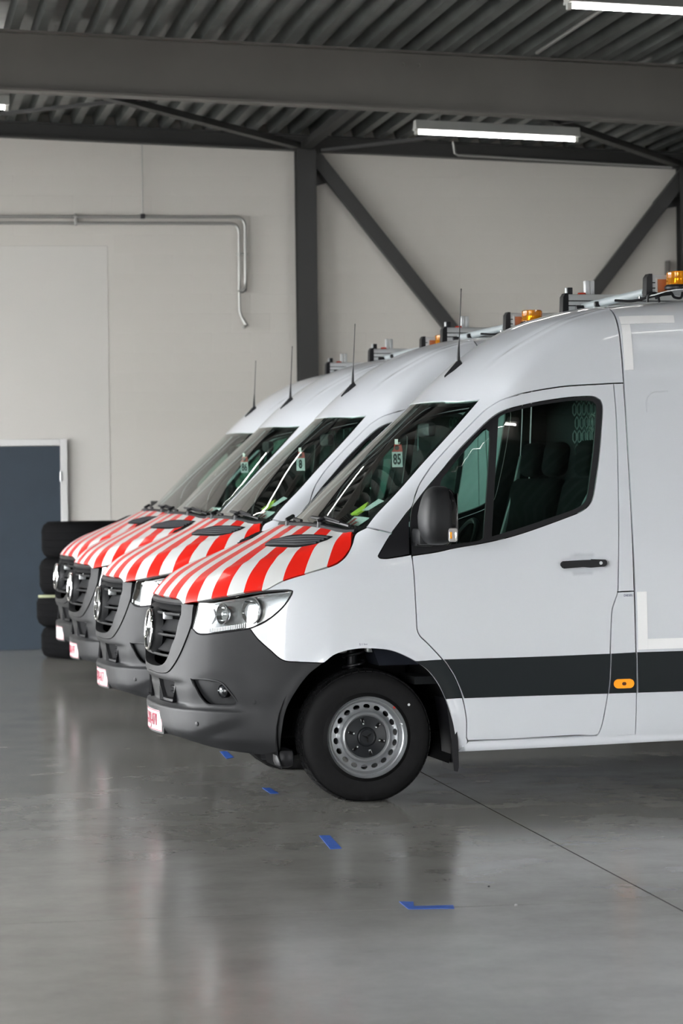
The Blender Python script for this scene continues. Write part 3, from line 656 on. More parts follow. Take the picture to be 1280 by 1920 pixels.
# ------------------------------------------------------------------ the van
TH=radians(13.0)-YAW
VO=Vector((2.405,15.561,0))
C_=CUR
def build_van():
    V=empty('van',(0,0,0))
    W=[M['white'],M['inner']]
    door=C_['door']; wb_=C_['wblack']
    # ---- front door: C-shaped skin round the window
    front_lo=(.258,-.973,1.277); front_up=(.274,-.922,1.528)
    dl=door[0:-2]; lower=[p for p in dl]
    skin=[front_lo]+lower+[front_up]+wb_[1:-1]
    def dish(P):
        d=((P[:,0]-1.187)/.135)**2+((P[:,2]-1.217)/.052)**2
        belt=.006*np.exp(-((P[:,2]-1.0)/.0001)**2)*0
        return -.016*np.clip(1-d,0,1)**.8+belt
    for d_ in panel('front_door',skin,W,V,res=.022,mirror=True,gap=.003,off=dish): pass
    panel('window_surround',wb_,[M['black'],M['inner']],V,res=.04,off=-.004,th=.022,gap=.002,mirror=True,holes=[C_['quarter'],C_['glass']])
    panel('quarter_window',C_['quarter'],M['glass'],V,res=.05,off=-.010,th=.004,gap=-.006,mirror=True)
    panel('door_window',C_['glass'],M['glass'],V,res=.05,off=-.010,th=.004,gap=-.006,mirror=True)
    # ---- sail trim
    panel('sail_trim',C_['sail'],[M['black']],V,res=.04,off=.003,th=.02,mirror=True)
    # ---- fender
    hl=C_['hlight']; arch=C_['archpx']
    fend=(C_['hoodside']+[(.031,-.897,1.427),(.155,-.939,1.395)]+[(.124,-.950,1.351),(.086,-.964,1.296),(.075,-.969,1.278),(.079,-.97,1.27),(.087,-.973,1.266),(.117,-.974,1.264),(.185,-.973,1.272),(.252,-.973,1.282)]
          +door[0:17]+[(.549,-.95,.262),(.50,-.945,.25),(.478,-.96,.30),(.462,-.98,.40),(.44,-.985,.47)]+[(.418,-.996,.525)]+arch[5:-1][::-1]+[C_['fseam'][-1]]+C_['fseam'][::-1][1:]
          +hl[5:13][::-1]+[(-.478,-.905,1.110)])
    def fl(P):
        r=np.sqrt(P[:,0]**2+(P[:,2]-.345)**2)
        return .012*np.exp(-((r-.455)/.035)**2)
    panel('fender',fend,W,V,res=.025,mirror=True,off=fl)
    strip=[(.250,-1,.7295),(.404,-1,.7335),(.432,-1,.693),(.463,-1,.643),(.490,-1,.585),(.512,-1,.5255),(.419,-1,.5235),(.38,-1,.608),(.322,-1,.682)]
    panel('rub_strip',strip,[M['strip']],V,res=.02,off=lambda P:fl(P)+.009,th=.012,mirror=True,gap=.0015)
    strip=[(.412,-1,.7335),(.906,-1,.735),(1.324,-1,.740),(1.318,-1,.60),(1.310,-1,.5265),(.907,-1,.527),(.522,-1,.525),(.498,-1,.585),(.471,-1,.643),(.440,-1,.693)]
    panel('rub_strip',strip,[M['strip']],V,res=.05,off=.010,th=.012,mirror=True,gap=.0015)
    strip=[(1.331,-1,.740),(1.463,-1,.744),(1.469,-1,.60),(1.469,-1,.5265),(1.317,-1,.5265),(1.325,-1,.60)]
    panel('rub_strip',strip,[M['strip']],V,res=.05,off=.010,th=.012,mirror=True,gap=.0015)
    strip=[(1.474,-1,.744),(3.20,-1,.750),(3.20,-1,.530),(1.480,-1,.5265)]
    panel('rub_strip',strip,[M['strip']],V,res=.08,off=.010,th=.012,mirror=True,gap=.0015)
    # ---- B-pillar strip, fuel flap panel, sill
    rear=door[29:35]; 
    bp=[(1.375,-1,1.066)]+[p for p in door[30:35]]+[(1.466,-.858,2.176),(1.466,-.9,1.8),(1.466,-.96,1.45),(1.464,-1,1.068)]
    panel('pillar_cover',bp,W,V,res=.04,mirror=True)
    fp=[(1.374,-1,1.0648),(1.464,-1,1.0668),(1.466,-1,.90),(1.468,-1,.74),(1.472,-1,.56),(1.472,-1,.39),(1.473,-1,.300),(1.255,-1,.297)]+door[20:30]
    panel('fuel_flap',fp,W,V,res=.035,mirror=True)
    sill=[(.552,-.96,.296),(1.15,-.96,.302),(1.75,-.96,.305),(3.12,-.96,.305),(3.12,-.95,.262),(1.75,-.95,.258),(1.15,-.94,.247),(.50,-.93,.237),(.51,-.94,.258)]
    panel('sill',sill,W,V,res=.03,mirror=True,off=lambda P:.012*np.exp(-((P[:,2]-.272)/.012)**2))
    # ---- cab roof with both A-pillars
    ws=C_['wsside']; zt=2.103
    top=[(.552+.30*a*a,-a,zt+.012*(1-a/.7)) for a in (0,.2,.4,.56)]
    half=top+ws[::-1][:-1]+[(.031,-.897,1.430),(.155,-.939,1.396)]+[(.199,-.930,1.447),(.246,-.923,1.504)]+[(.268,-.922,1.527)]+[p for p in door[34:50]][::-1][0:16]
    half=half+[(1.466,-.858,2.178),(1.466,-.82,2.36),(1.466,-.78,2.49),(1.466,-.70,2.585),(1.466,-.45,2.61),(1.466,-.2,2.615),(1.466,0,2.615)]
    full=half+mir(half)[::-1][1:-1]
    def ridge(P):
        a=np.abs(P[:,1]); 
        c=.50+.12*sst(.8,1.5,P[:,0]); z=sst(.75,1.1,P[:,0])
        return .012*z*np.exp(-((a-c)/.018)**2)-.010*z*np.exp(-((a-c+.06)/.03)**2)
    panel('cab_roof',full,W,V,proj='polar',res=.028,off=ridge,gap=.003)
    # ---- rear body: one wrap from sill over the roof to the other sill, wheel arches cut out
    def arch_pts(x0,r,s):
        return [(x0+r*cos(t),s*1.0,.345+r*sin(t)) for t in np.linspace(radians(187),radians(-7),20)]
    ra=arch_pts(3.665,.43,-1)
    th_lo=lambda x:(x,-.965,.302)
    near=[(1.474,-.965,.302)]+[(3.2,-.965,.302)]+ra[0:]+[(4.1,-.965,.302),(4.86,-.965,.302)]
    up=[(4.86,-.93,1.3),(4.86,-.78,2.4),(4.86,-.6,2.6),(4.86,0,2.62)]
    upf=[(1.4715,-.858,2.178),(1.4715,-1.0,1.0)]
    frt=[(1.4715,0,2.615),(1.4715,-.45,2.61),(1.4715,-.70,2.585),(1.4715,-.78,2.49),(1.4715,-.86,2.15),(1.4715,-.96,1.45),(1.4715,-1.0,1.0)]
    halfb=frt+near+up
    fullb=halfb+mir(halfb)[::-1][1:-1]
    def ribs(P):
        a=np.abs(P[:,1]); z=P[:,2]; x=P[:,0]; s=sst(1.55,1.68,x)
        return (-.010*s*sst(2.14,2.11,z)*sst(1.22,1.26,z)*sst(3.0,2.9,x)*0
                -.004*np.exp(-((z-2.375)/.010)**2)*sst(1.5,1.6,x)-.004*np.exp(-((z-2.215)/.012)**2)*sst(1.5,1.6,x)-.003*np.exp(-((z-1.10)/.02)**2)*0)
    panel('rear_body',fullb,W,V,proj='polar',res=.036,edge=.03,off=ribs,gap=.0)
    g=G(); 
    for s in (-1,1):
        g.box((4.875,s*.44,1.46),(.05,.87,2.2),r=.03)
    g.obj('rear_doors',M['white'],V)
    # cab-side pressings (raised lines in the sheet metal)
    for nm_ in ('pressing','press2','press3'):
        P,N=surf(C_[nm_],'polar' if nm_!='press3' else 'side')
    P,N=surf(smooth_loop(C_['pressing'],.015,60,False),'side')
    for s in (1,-1):
        g=G(); g.tube([(p[0],s*p[1],p[2]) for p in (P-N*.003)],.0055,8); g.obj('pressed_line',M['white'],V)
    # ---- windscreen
    base=[(-.152,0,1.437),(-.143,-.25,1.435),(-.116,-.5,1.426),(-.072,-.728,1.412)]
    loop=base+ws+top[::-1][:-1]
    loop=loop+mir([p for p in loop if abs(p[1])>1e-6])[::-1][0:]
    loop=base+ws+top[::-1]
    full=loop+mir(loop)[::-1][1:-1]
    # build order: base centre .. near side .. top centre .. far side
    panel('windscreen',full,M['ws'],V,proj='tilt',res=.06,off=-.004,th=.005,gap=.004)
    to=PROJ['tilt'][0]; L2=inset(smooth_loop(to(np.array(full)),.02,38),.004)
    c0=L2.mean(0); lowv=L2[:,1].min(); k_=np.clip(1-(L2[:,1]-lowv)/.12,0,1)
    hole=inset(L2,.034); hole[:,1]+=.035*k_; hole=hole[::3]
    Vv,Ff,lp=tri2d([L2,hole],.03); P=PROJ['tilt'][1](Vv); N=grad(P); P=P-N*.0095
    sheet('windscreen_border',P,N,Ff,lp,.003,[M['gloss_black']],V)
    # ---- hood
    hf=C_['hoodfront']; hs=C_['hoodside']
    half=[(-.922,0,1.060)]+[(-.918,-.12,1.060)]+hf[1:-1]+hs[:-1]+[(-.028,-.862,1.396),(-.055,-.79,1.402),(-.088,-.715,1.404),(-.130,-.48,1.418),(-.157,-.24,1.427),(-.166,0,1.430)]
    full=half+mir(half)[::-1][1:-1]
    def crease(P):
        a=np.abs(P[:,1]); x=P[:,0]
        k=.50+.36*sst(-.9,-.1,x)
        return .007*np.exp(-((a-k)/.05)**2)*sst(-.92,-.75,x)
    panel('hood',full,[M['hood'],M['inner']],V,proj='tilt',res=.025,gap=.003,th=.02,off=crease)
    # hood vents
    vt=[(-.406,-.375,1.327),(-.343,-.295,1.356),(-.281,-.391,1.379),(-.225,-.56,1.386),(-.125,-.785,1.380),(-.161,-.805,1.361),(-.235,-.785,1.342),(-.315,-.70,1.326),(-.385,-.50,1.323)]
    for hv in panel('hood_vent',vt,[M['matt_black']],V,proj='tilt',res=.04,off=.003,th=.012,mirror=True,gap=0):
        pass
    for s in (1,-1):
        for t in (.2,.4,.6,.8):
            a=np.array(vt[1])*(1-t)+np.array(vt[0])*t; b=np.array(vt[4])*(1-t)+np.array(vt[6])*t; m_=np.array(vt[3])*(1-t)+np.array(vt[7])*t
            P,N=surf(smooth_loop([a,m_,b],.05,60,False),'tilt'); P=P+N*.004
            G().tube([(p[0],s*p[1],p[2]) for p in P],.008,6).obj('vent_louvre',M['vent'],V)
    # cowl strip under the windscreen
    cw=[(-.166,0,1.430),(-.157,-.245,1.427),(-.130,-.5,1.417),(-.084,-.728,1.405),(-.05,-.81,1.40),(-.015,-.865,1.395)]
    P,N=surf(smooth_loop(cw+mir(cw)[::-1][1:],.05,80,False) if False else cw,'tilt')
    for s in (1,-1):
        G().tube([(p[0]+.008,s*p[1],p[2]+.0) for p in P],.018,8).obj('cowl_strip',M['black'],V)
    # ---- wipers
    for y0_,y1_,yp in ((-.80,-.20,-.52),(-.12,.46,.12)):
        wpt=[]
        for t in np.linspace(0,1,7):
            yy=y0_*(1-t)+y1_*t; x_=-.150+.15*yy*yy+.018+.03*t; wpt.append((x_,yy,1.43+.03*t))
        P,N=surf(wpt,'tilt'); wi=empty('wiper',parent=V)
        G().tube([tuple(p) for p in (P+N*.016)],.009,6).obj('blade',M['black'],wi)
        i=len(P)-2; pv=Vector((-.168+.15*yp*yp,yp,1.425))
        G().tube([pv,pv+Vector((.0,.05,.035)),Vector((P+N*.03)[3]),Vector((P+N*.024)[1 if y0_<-.5 else 4])],[.016,.014,.011,.008],8).obj('arm',M['black'],wi)
        G().lathe([(0,.03),(.022,.028),(.026,-.02)],14,Matrix.Translation(pv)).obj('pivot',M['black'],wi)
    # ---- headlights
    for s in (1,-1):
        hd=empty('headlight',parent=V)
        fl_=lambda o_: o_
        to,fr=PROJ['cyl']; L=inset(smooth_loop(to(np.array(hl)),.012,40),.003)
        Vv,Ff,lp=tri2d([L],.03); P=fr(Vv); N=grad(P)
        sheet('lens',P-N*.001,N,Ff,lp,.004,[M['clear']],hd,s)
        inner=np.clip((P[:,2]-.88)/.08,0,1)
        sheet('housing',P-N*(.018+.028*inner[:,None]),N,Ff,lp,.004,[M['silver']],hd,s)
        rim=fr(L); Nr=grad(rim)
        G().tube([(p[0],s*p[1],p[2]) for p in (rim-Nr*.003)],.0045,6,closed=True).obj('lamp_seal',M['black'],hd)
        # ribbed daytime strip along the lower edge
        low=smooth_loop([np.array(hl[q_])+np.array([0,0,.011]) for q_ in (16,15,14,13,12)],.0115,80,False)
        for a in low:
            Pk,Nk=surf([a,a+np.array([0,0,.022])],'cyl'); Pk=Pk-Nk*.010
            G().tube([(p[0],s*p[1],p[2]) for p in Pk],.0052,6).obj('light_rib',M['ribsilver'],hd)
        # two reflector bowls
        for (bx,bz,br,dp) in ((-.70,.985,.052,.05),(-.575,1.005,.068,.055)):
            Pk,Nk=surf([(bx,-.8,bz)],'side' if bx>-.6 else 'cyl') if False else surf([(bx,-(.74 if bx<-.6 else .855),bz)],'cyl')
            n_=Vector(Nk[0]); n_=(n_+Vector((-.9,0,0))).normalized(); c_=Vector(Pk[0])-Vector(Nk[0])*.010
            if s<0: n_.y*=-1; c_.y*=-1
            mt=Matrix.Translation(c_)@n_.to_track_quat('Z','Y').to_matrix().to_4x4()
            g=G(); g.lathe([(br,0),(br*.94,-.008),(br*.8,-.025),(br*.5,-.04),(br*.2,-.046),(0,-.047)],28,mt); g.obj('reflector',M['chrome'],hd)
            g=G(); g.lathe([(br*1.0,.002),(br*1.07,.0),(br*1.05,-.01)],28,mt); g.obj('reflector_ring',M['silver'],hd)
            g=G(); g.lathe([(0,.0),(br*.16,-.002),(br*.2,-.02),(br*.2,-.045)],14,mt); g.obj('bulb',M['alu'],hd)
        P2,N2=surf([(-.79,-.66,1.02),(-.775,-.68,.98),(-.785,-.67,.93)],'cyl')
        G().tube([(p[0],s*p[1],p[2]) for p in (P2-N2*.014)],[.006,.011,.005],8).obj('lamp_shade',M['gloss_black'],hd)
    # ---- bumper
    so=C_['surout']; bb=C_['bumpbot']
    half=[(-.96,0,.651)]+so[2:9][::-1]+hl[12:18][::-1]+C_['fseam'][1:]+C_['archpx'][0:6][::-1]+bb[1:-1]+[(-.94,0,.305)]
    full=half+mir(half)[::-1][1:-1]
    def bar_(P):
        a=np.abs(P[:,1]); z=P[:,2]; ph=np.arctan2(a,-P[:,0])
        fade=1-sst(.86,1.0,ph)
        topz=.485+.0*ph; lob=.335+.10*sst(.55,.98,ph)
        core=sst(topz+.012,topz-.012,z)*sst(lob-.045,lob+.03,z)
        chin=-.018*sst(.34,.26,z)*(1-sst(.9,1.1,ph))
        br=-.014*sst(.64,.60,z)*sst(.48,.50,z)*(1-sst(.45,.62,ph))
        fog_=-.012*np.exp(-(((ph-.80)/.16)**2+((z-.575)/.09)**2)**2)
        lip=.010*np.exp(-((np.sqrt(P[:,0]**2+(z-.345)**2)-.455)/.03)**2)
        return .022*core*fade+chin+br+fog_+lip
    fogl=C_['fog']
    ink=[(-.96,-.13,.618),(-.915,-.425,.618),(-.935,-.375,.515),(-.952,-.16,.515)]
    panel('front_bumper',full,[M['plastic'],M['black']],V,proj='cyl',res=.018,edge=.012,gap=.0025,th=.02,off=bar_,holes=[fogl,mir(fogl),ink,mir(ink)],hcorner=50)
    for s in (1,-1):
        # fog lamp bay
        fb=empty('fog_lamp_bay',parent=V); to,fr=PROJ['cyl']; L=smooth_loop(to(np.array(fogl)),.010,50)
        Vv,Ff,lp=tri2d([inset(L,-.002)],.02); P=fr(Vv); N=grad(P); t=np.clip(1-np.abs(Vv[:,0]-Vv[:,0].mean())/(.5*np.ptp(Vv[:,0])+1e-6),0,1)
        dep=.020+.050*sst(-.80,-1.0,Vv[:,0]) if False else .022+.045*sst(Vv[:,0].min(),Vv[:,0].max(),-Vv[:,0]+Vv[:,0].min()+Vv[:,0].max())
        dep=.024+.040*np.clip((Vv[:,0].max()-Vv[:,0])/np.ptp(Vv[:,0]),0,1)
        sheet('bay_panel',P-N*dep[:,None],N,Ff,lp,.004,[M['plastic']],fb,s,True)
        rim=fr(L); Nr=grad(rim)
        G().tube([(p[0],s*p[1],p[2]) for p in (rim-Nr*.010)],.007,6,closed=True).obj('bay_rim',M['plastic'],fb)
        Pk,Nk=surf([(-.735,-.765,.578)],'cyl'); n_=(Vector(Nk[0])+Vector((-.5,0,0))).normalized(); c_=Vector(Pk[0])-Vector(Nk[0])*.030
        if s<0: n_.y*=-1; c_.y*=-1
        mt=Matrix.Translation(c_)@n_.to_track_quat('Z','Y').to_matrix().to_4x4()
        G().lathe([(.036,-.03),(.037,.0),(.033,.004),(.031,-.004)],24,mt).obj('fog_lamp_ring',M['black'],fb)
        G().lathe([(.031,-.002),(.025,.006),(.012,.011),(0,.012)],24,mt).obj('fog_lamp_lens',mat('fog_lens',(.02,.022,.025),.2,coat=.3) if s>0 else bpy.data.materials['fog_lens'],fb)
        G().box((0,0,0),(.044,.007,.004)).obj('fog_lamp_bar',M['belt'],fb).matrix_world=mt@Matrix.Translation((0,.004,.012))
        # parking sensors
        for (sx_,sy_,sz_) in ((-.580,-.891,.529),(-.834,-.644,.406)):
            Pk,Nk=surf([(sx_,sy_,sz_)],'cyl'); n_=Vector(Nk[0]); c_=Vector(Pk[0])+n_*(.0195 if sz_<.45 else -.002)
            if s<0: n_.y*=-1; c_.y*=-1
            mt=Matrix.Translation(c_)@n_.to_track_quat('Z','Y').to_matrix().to_4x4()
            G().lathe([(.012,-.004),(.012,.003),(.009,.004),(0,.004)],16,mt).obj('parking_sensor',M['black' if sz_<.45 else 'plastic'],V)
    # intake boxes behind the two lower openings, step ridges
    for s in (1,-1):
        it=empty('lower_intake',parent=V)
        g=G(); vs=[(-.945,.12,.63),(-.905,.44,.63),(-.925,.40,.50),(-.95,.14,.50)]
        a=[(x,s*y,z) for x,y,z in vs]; b=[(x+.10,s*(.25+(y-.25)*.75),z+.01) for x,y,z in vs]
        g.raw(a+b,[(4,5,6,7)]+[(i,(i+1)%4,4+(i+1)%4,4+i) for i in range(4)]); g.obj('duct',M['black'],it)
        for k in range(3):
            z_=.545+.03*k; G().box((-.875,s*.27,z_),(.03,.24,.008),r=.002).obj('intake_slat',M['black'],it)
    # ---- grille
    gr=empty('grille',parent=V); si=C_['surin']
    outer=[(-.96,0,.652)]+so[1:9][::-1]+[(-.82,-.600,1.030)]; inner_=[(-.87,-.487,1.032)]+si[:8]+[(-.955,-.12,.686),(-.957,0,.685)]
    half=outer+inner_
    # U-shaped surround as one loop: outer near side up, across the top to the inner edge, down to the middle, then the far side
    full=outer+inner_[:-1]+[(-.957,0,.685)]+mir(inner_[:-1])[::-1]+mir(outer[1:])[::-1]
    panel('grille_surround',full,[M['plastic'],M['black']],gr,proj='front',res=.022,gap=.0015,th=.05,off=lambda P:.006+0*P[:,0],corner=50)
    def wid(z): return float(np.interp(z,[.685,.694,.713,.756,.812,.856,.933,1.03],[.10,.24,.317,.374,.414,.448,.472,.49]))
    def fx(y,z): return float(XF0(np.array([z]))[0]+GP(np.array([abs(y)]))[0])
    bk=[(-wid(z),z) for z in (1.06,.93,.85,.80,.75,.71,.69)]; bk=bk+[(-y,z) for y,z in bk[::-1]]
    G().prism(bk,lambda y,z:(-.80+.5*y*y,y,z),lambda y,z:(-.79+.5*y*y,y,z)).obj('grille_backing',M['dark'],gr)
    for zb,ztop in ((.972,1.028),(.858,.940),(.748,.830)):
        ys=np.linspace(-1,1,25)
        # wing plate, sloping back and up
        g=G(); w0,w1=wid(zb+.01)*.99,wid(ztop)*.99; vs=[]
        for u in ys:
            ya,yb=u*w0,u*w1
            vs+=[(fx(ya,zb)+.016,ya,zb+.024),(fx(yb,ztop)+.058,yb,ztop),(fx(yb,ztop)+.066,yb,ztop-.008),(fx(ya,zb)+.024,ya,zb+.016)]
        fs=[]
        for k in range(len(ys)-1):
            for e in range(4): fs.append((4*k+e,4*k+(e+1)%4,4*k+4+(e+1)%4,4*k+4+e))
        g.raw(vs,fs); g.obj('louvre',M['plastic'],gr)
        G().tube([(fx(u*wid(zb)*.99,zb)+.010,u*wid(zb)*.99,zb) for u in ys],.0085,8).obj('slat',M['plastic'],gr)
    G().tube([(fx(u*.47,1.03)+.03,u*.47,1.035) for u in np.linspace(-1,1,21)],.018,8).obj('grille_top_bar',M['black'],gr)
    # emblem carrier, ring and star
    zc=.875; xc=-.975
    ec=Matrix.Translation((xc,0,zc))@Matrix.Rotation(radians(-90+4),4,'Y')
    G().lathe([(0,.004),(.098,.002),(.125,-.020),(.135,-.05),(.10,-.08),(0,-.09)],40,ec).obj('emblem_carrier',M['plastic'],gr)
    g=G(); g.lathe([(.106+.0085*cos(t),.006+.0085*sin(t)) for t in np.linspace(0,2*pi,11)[:-1]],48,ec,True)
    for k in range(3):
        a=radians(120*k); tip=.104; 
        c_,s_=cos(a),sin(a)
        # in the emblem plane local x points up
        def E_(u,v,h): return ec@Vector((u*c_-v*s_,u*s_+v*c_,h))
        vs=[E_(tip,0,.006),E_(.020*.5,.0175,.006),E_(-.004,0,.006),E_(.020*.5,-.0175,.006),E_(.012,0,.018)]
        g.raw(vs,[(0,1,4),(1,2,4),(2,3,4),(3,0,4),(0,3,2,1)])
    g.obj('star_emblem',M['chrome'],gr,sharp=20)
    G().box((-.915,-.235,.958),(.05,.035,.038),r=.005).obj('grille_sensor',M['alu'],gr)
    # ---- number plate carrier
    ys=np.linspace(-.25,.25,15)
    g=G(); vs=[]; 
    for y in ys:
        x=-.972+.030*(abs(y)/.28)**2
        vs+=[(x,y,.322),(x,y,.455),(x+.05,y,.455),(x+.05,y,.322)]
    fs=[(4*k+e,4*k+(e+1)%4,4*k+4+(e+1)%4,4*k+4+e) for k in range(len(ys)-1) for e in range(4)]+[(0,1,2,3),(56+3,56+2,56+1,56)]
    g.raw(vs,fs); g.obj('plate_carrier',M['plastic'],V)
    # ---- wheels and arches
    wheel0=None
    for (wx,sd,steer) in ((0,-1,-1.5),(0,1,-1.5),(3.665,-1,0),(3.665,1,0)):
        wh=empty('wheel',(wx,0,0),parent=V); wh.location=(wx,sd*.985,.337); wh.rotation_euler=(0,0,radians(steer)+(0 if sd<0 else pi))
        if wheel0 is None:
            wheel0=make_wheel(wh)
        else:
            for ch in list(wheel0.children):
                c=ch.copy(); COL.objects.link(c); c.parent=wh
        # liner
        g=G(); R_=.475; a0=np.linspace(radians(200),radians(-20),26); y0_,y1_=sd*.955,sd*.55; vs=[]; 
        for t in a0:
            x_,z_=wx+R_*cos(t),.345+R_*sin(t); vs+=[(x_,y0_,z_),(x_,y1_,z_)]
        fs=[(2*k,2*k+1,2*k+3,2*k+2) for k in range(25)]; vs.append((wx,y1_,.345)); fs+=[(2*k+1,2*k+3,len(vs)-1) for k in range(25)]
        g.raw(vs,fs); g.obj('arch_liner',M['dark'],V)
        if wx==0:
            su=empty('suspension_strut',parent=V)
            G().tube([(wx+.0,sd*.66,.30),(wx-.01,sd*.70,.83)],.032,12).obj('damper',M['black'],su)
            pts=[(wx+.055*cos(t),sd*.70+.055*sin(t),.60+.018*t/pi*1.6) for t in np.linspace(0,2*pi*4,70)]
            G().tube(pts,.008,6).obj('spring',M['black'],su)
            for dx in (-.075,.075): G().box((wx+dx-.01,sd*.80,.785),(.05,.05,.035),r=.012).obj('top_mount',M['alu'],su)
            G().tube([(wx-.02,sd*.80,.27),(wx-.30,sd*.6,.22),(wx-.46,sd*.5,.22)],.03,8).obj('control_arm',M['black'],su)
            G().box((wx-.42,sd*.86,.235),(.09,.16,.10),r=.03).obj('air_deflector',M['black'],V)
        # mud flap behind the wheel
        fx_=[(.425,.525),(.455,.525),(.478,.42),(.490,.30),(.493,.165),(.486,.140),(.466,.145),(.455,.30),(.440,.42)]
        G().prism([(wx+a,b) for a,b in fx_],lambda x,z:(x,sd*.985,z),lambda x,z:(x,sd*.76,z)).obj('mud_flap',M['black'],V)
    # ---- underbody, cab floor, partition
    g=G(); g.box((1.95,0,.40),(5.0,1.40,.16),r=.03); g.box((-.62,0,.42),(.30,1.2,.26),r=.03); g.obj('underbody',M['dark'],V)
    g=G(); g.box((.85,0,.62),(1.15,1.84,.04)); g.box((2.6,0,.62),(2.0,1.7,.04)); g.obj('cab_floor',M['inner'],V)
    g=G(); vsec=[(-.93,.62),(-.93,1.3),(-.86,1.9),(-.80,2.3),(-.70,2.5),(.70,2.5),(.80,2.3),(.86,1.9),(.93,1.3),(.93,.62)]
    pt=empty('partition',parent=V)
    G().prism(vsec,lambda y,z:(1.56,y,z),lambda y,z:(1.58,y,z)).obj('partition_wall',M['inner'],pt)
    G().box((1.553,-.02,2.0),(.012,.5,.42),r=.03).obj('mesh_window',mat('mesh_glass',(.03,.06,.055),.2),pt)
    for r_ in range(5):
        for c_ in range(6):
            yy=-.24+.09*c_+(.045 if r_%2 else 0); zz=1.83+.078*r_
            pts=[(1.544,yy+.036*cos(radians(60*k+30)),zz+.036*sin(radians(60*k+30))) for k in range(6)]
            G().tube(pts,.004,4,closed=True).obj('mesh_cell',M['belt'],pt)
    # engine bay blocker so no light leaks through the hood gap
    G().prism([(-.78,.55),(-.78,.98),(-.55,1.08),(-.12,1.22),(.30,1.18),(.30,.55)],lambda x,z:(x,-.62,z),lambda x,z:(x,.62,z)).obj('engine_bay_blocker',M['dark'],V)
    # ---- dashboard
    da=empty('dashboard',parent=V)
    G().prism([(-.10,1.32),(.10,1.36),(.30,1.37),(.44,1.33),(.50,1.24),(.46,1.02),(.42,.70),(.10,.70),(-.05,1.1)],lambda x,z:(x,-.86,z),lambda x,z:(x,.86,z)).obj('dash_body',M['dash'],da)
    G().box((.40,-.42,1.37),(.16,.36,.07),r=.03,rot=Matrix.Rotation(radians(20),3,'Y')).obj('instrument_hood',M['dash'],da)
    G().box((.47,0,1.20),(.04,.28,.20),r=.02,rot=Matrix.Rotation(radians(-15),3,'Y')).obj('centre_console',M['gloss_black'],da)
    sw=empty('steering_wheel',parent=V); mt=Matrix.Translation((.66,-.42,1.28))@Matrix.Rotation(radians(-62),4,'Y')
    G().tube([mt@Vector((.19*cos(t),.19*sin(t),0)) for t in np.linspace(0,2*pi,37)[:-1]],.016,8,closed=True).obj('wheel_rim',M['black'],sw)
    G().lathe([(0,.02),(.05,.018),(.065,-.02),(.03,-.05)],20,mt).obj('wheel_hub',M['black'],sw)
    for t in (90,-90,180): G().tube([mt@Vector((.05*cos(radians(t)),.05*sin(radians(t)),-.01)),mt@Vector((.185*cos(radians(t)),.185*sin(radians(t)),0))],.012,6).obj('spoke',M['black'],sw)
    G().tube([mt@Vector((0,0,-.03)),(.46,-.42,1.17)],.035,10).obj('column_shroud',M['black'],sw)
    # ---- seats
    for yc,wd in ((-.45,.50),(.38,.86)):
        st=empty('seat',parent=V)
        G().box((1.02,yc,.93),(.50,wd,.16),r=.06,seg=3).obj('cushion',M['seat'],st)
        G().box((1.30,yc,1.32),(.14,wd*.98,.72),r=.06,seg=3,rot=Matrix.Rotation(radians(14),3,'Y')).obj('backrest',M['seat'],st)
        for hy in ([yc] if wd<.6 else [yc-.22,yc+.22]):
            G().box((1.40,hy,1.78),(.10,.26,.20),r=.045,seg=3,rot=Matrix.Rotation(radians(10),3,'Y')).obj('headrest',M['seat'],st)
        G().box((1.02,yc,.74),(.42,wd*.8,.22),r=.02).obj('seat_base',M['black'],st)
    G().tube([(1.40,-.84,1.80),(1.30,-.70,1.55),(1.16,-.60,1.20),(1.05,-.62,.98)],.016,6).obj('seat_belt',M['belt'],V)
    G().tube([(1.40,.84,1.80),(1.30,.70,1.55),(1.16,.60,1.20)],.016,6).obj('seat_belt',M['belt'],V)
    # rear-view mirror
    G().box((.60,0,1.95),(.05,.24,.08),r=.02).obj('inside_mirror',M['black'],V)
    # ---- door mirrors
    for s in (1,-1):
        mi_=empty('door_mirror',parent=V)
        def sup(cx,cy,cz,ax,ay,az,n,x0,x1,nu=28,nv=18):
            vs=[]; 
            def p_(c,e): return math.copysign(abs(c)**e,c)
            e=2/n
            for i in range(nv+1):
                ph=-pi/2+pi*i/nv
                for j in range(nu):
                    t=2*pi*j/nu
                    z_=p_(sin(ph),e); k=abs(cos(ph))**e
                    tap=1-.16*max(0,z_)
                    x_=cx+ax*k*p_(cos(t),e)*tap+.012*max(0,z_); y_=cy+ay*k*p_(sin(t),e)*tap
                    vs.append((min(max(x_,x0),x1),s*y_,cz+az*z_))
            fs=[(i*nu+j,i*nu+(j+1)%nu,(i+1)*nu+(j+1)%nu,(i+1)*nu+j) for i in range(nv) for j in range(nu)]
            return G().raw(vs,fs)
        sup(.345,-1.145,1.487,.088,.128,.153,3.0,0,.402).obj('mirror_housing',M['plastic'],mi_,sharp=60)
        sup(.345,-1.145,1.487,.098,.121,.146,3.6,.39,.436).obj('mirror_bezel',M['gloss_black'],mi_,sharp=60)
        G().box((.4352,s*-1.145,1.49),(.003,.17,.22),r=.0).obj('mirror_glass',M['chrome'],mi_)
        G().box((.300,s*-1.03,1.378),(.082,.17,.088),r=.018).obj('mirror_arm',M['plastic'],mi_)
        G().box((.400,s*-1.262,1.388),(.050,.030,.072),r=.012).obj('turn_signal',mat('signal_lens',(.75,.72,.68),.12,metal=.5) if s>0 else bpy.data.materials['signal_lens'],mi_)
        G().box((.385,s*-1.278,1.386),(.012,.006,.035),r=.002).obj('signal_bulb',M['amber'],mi_)
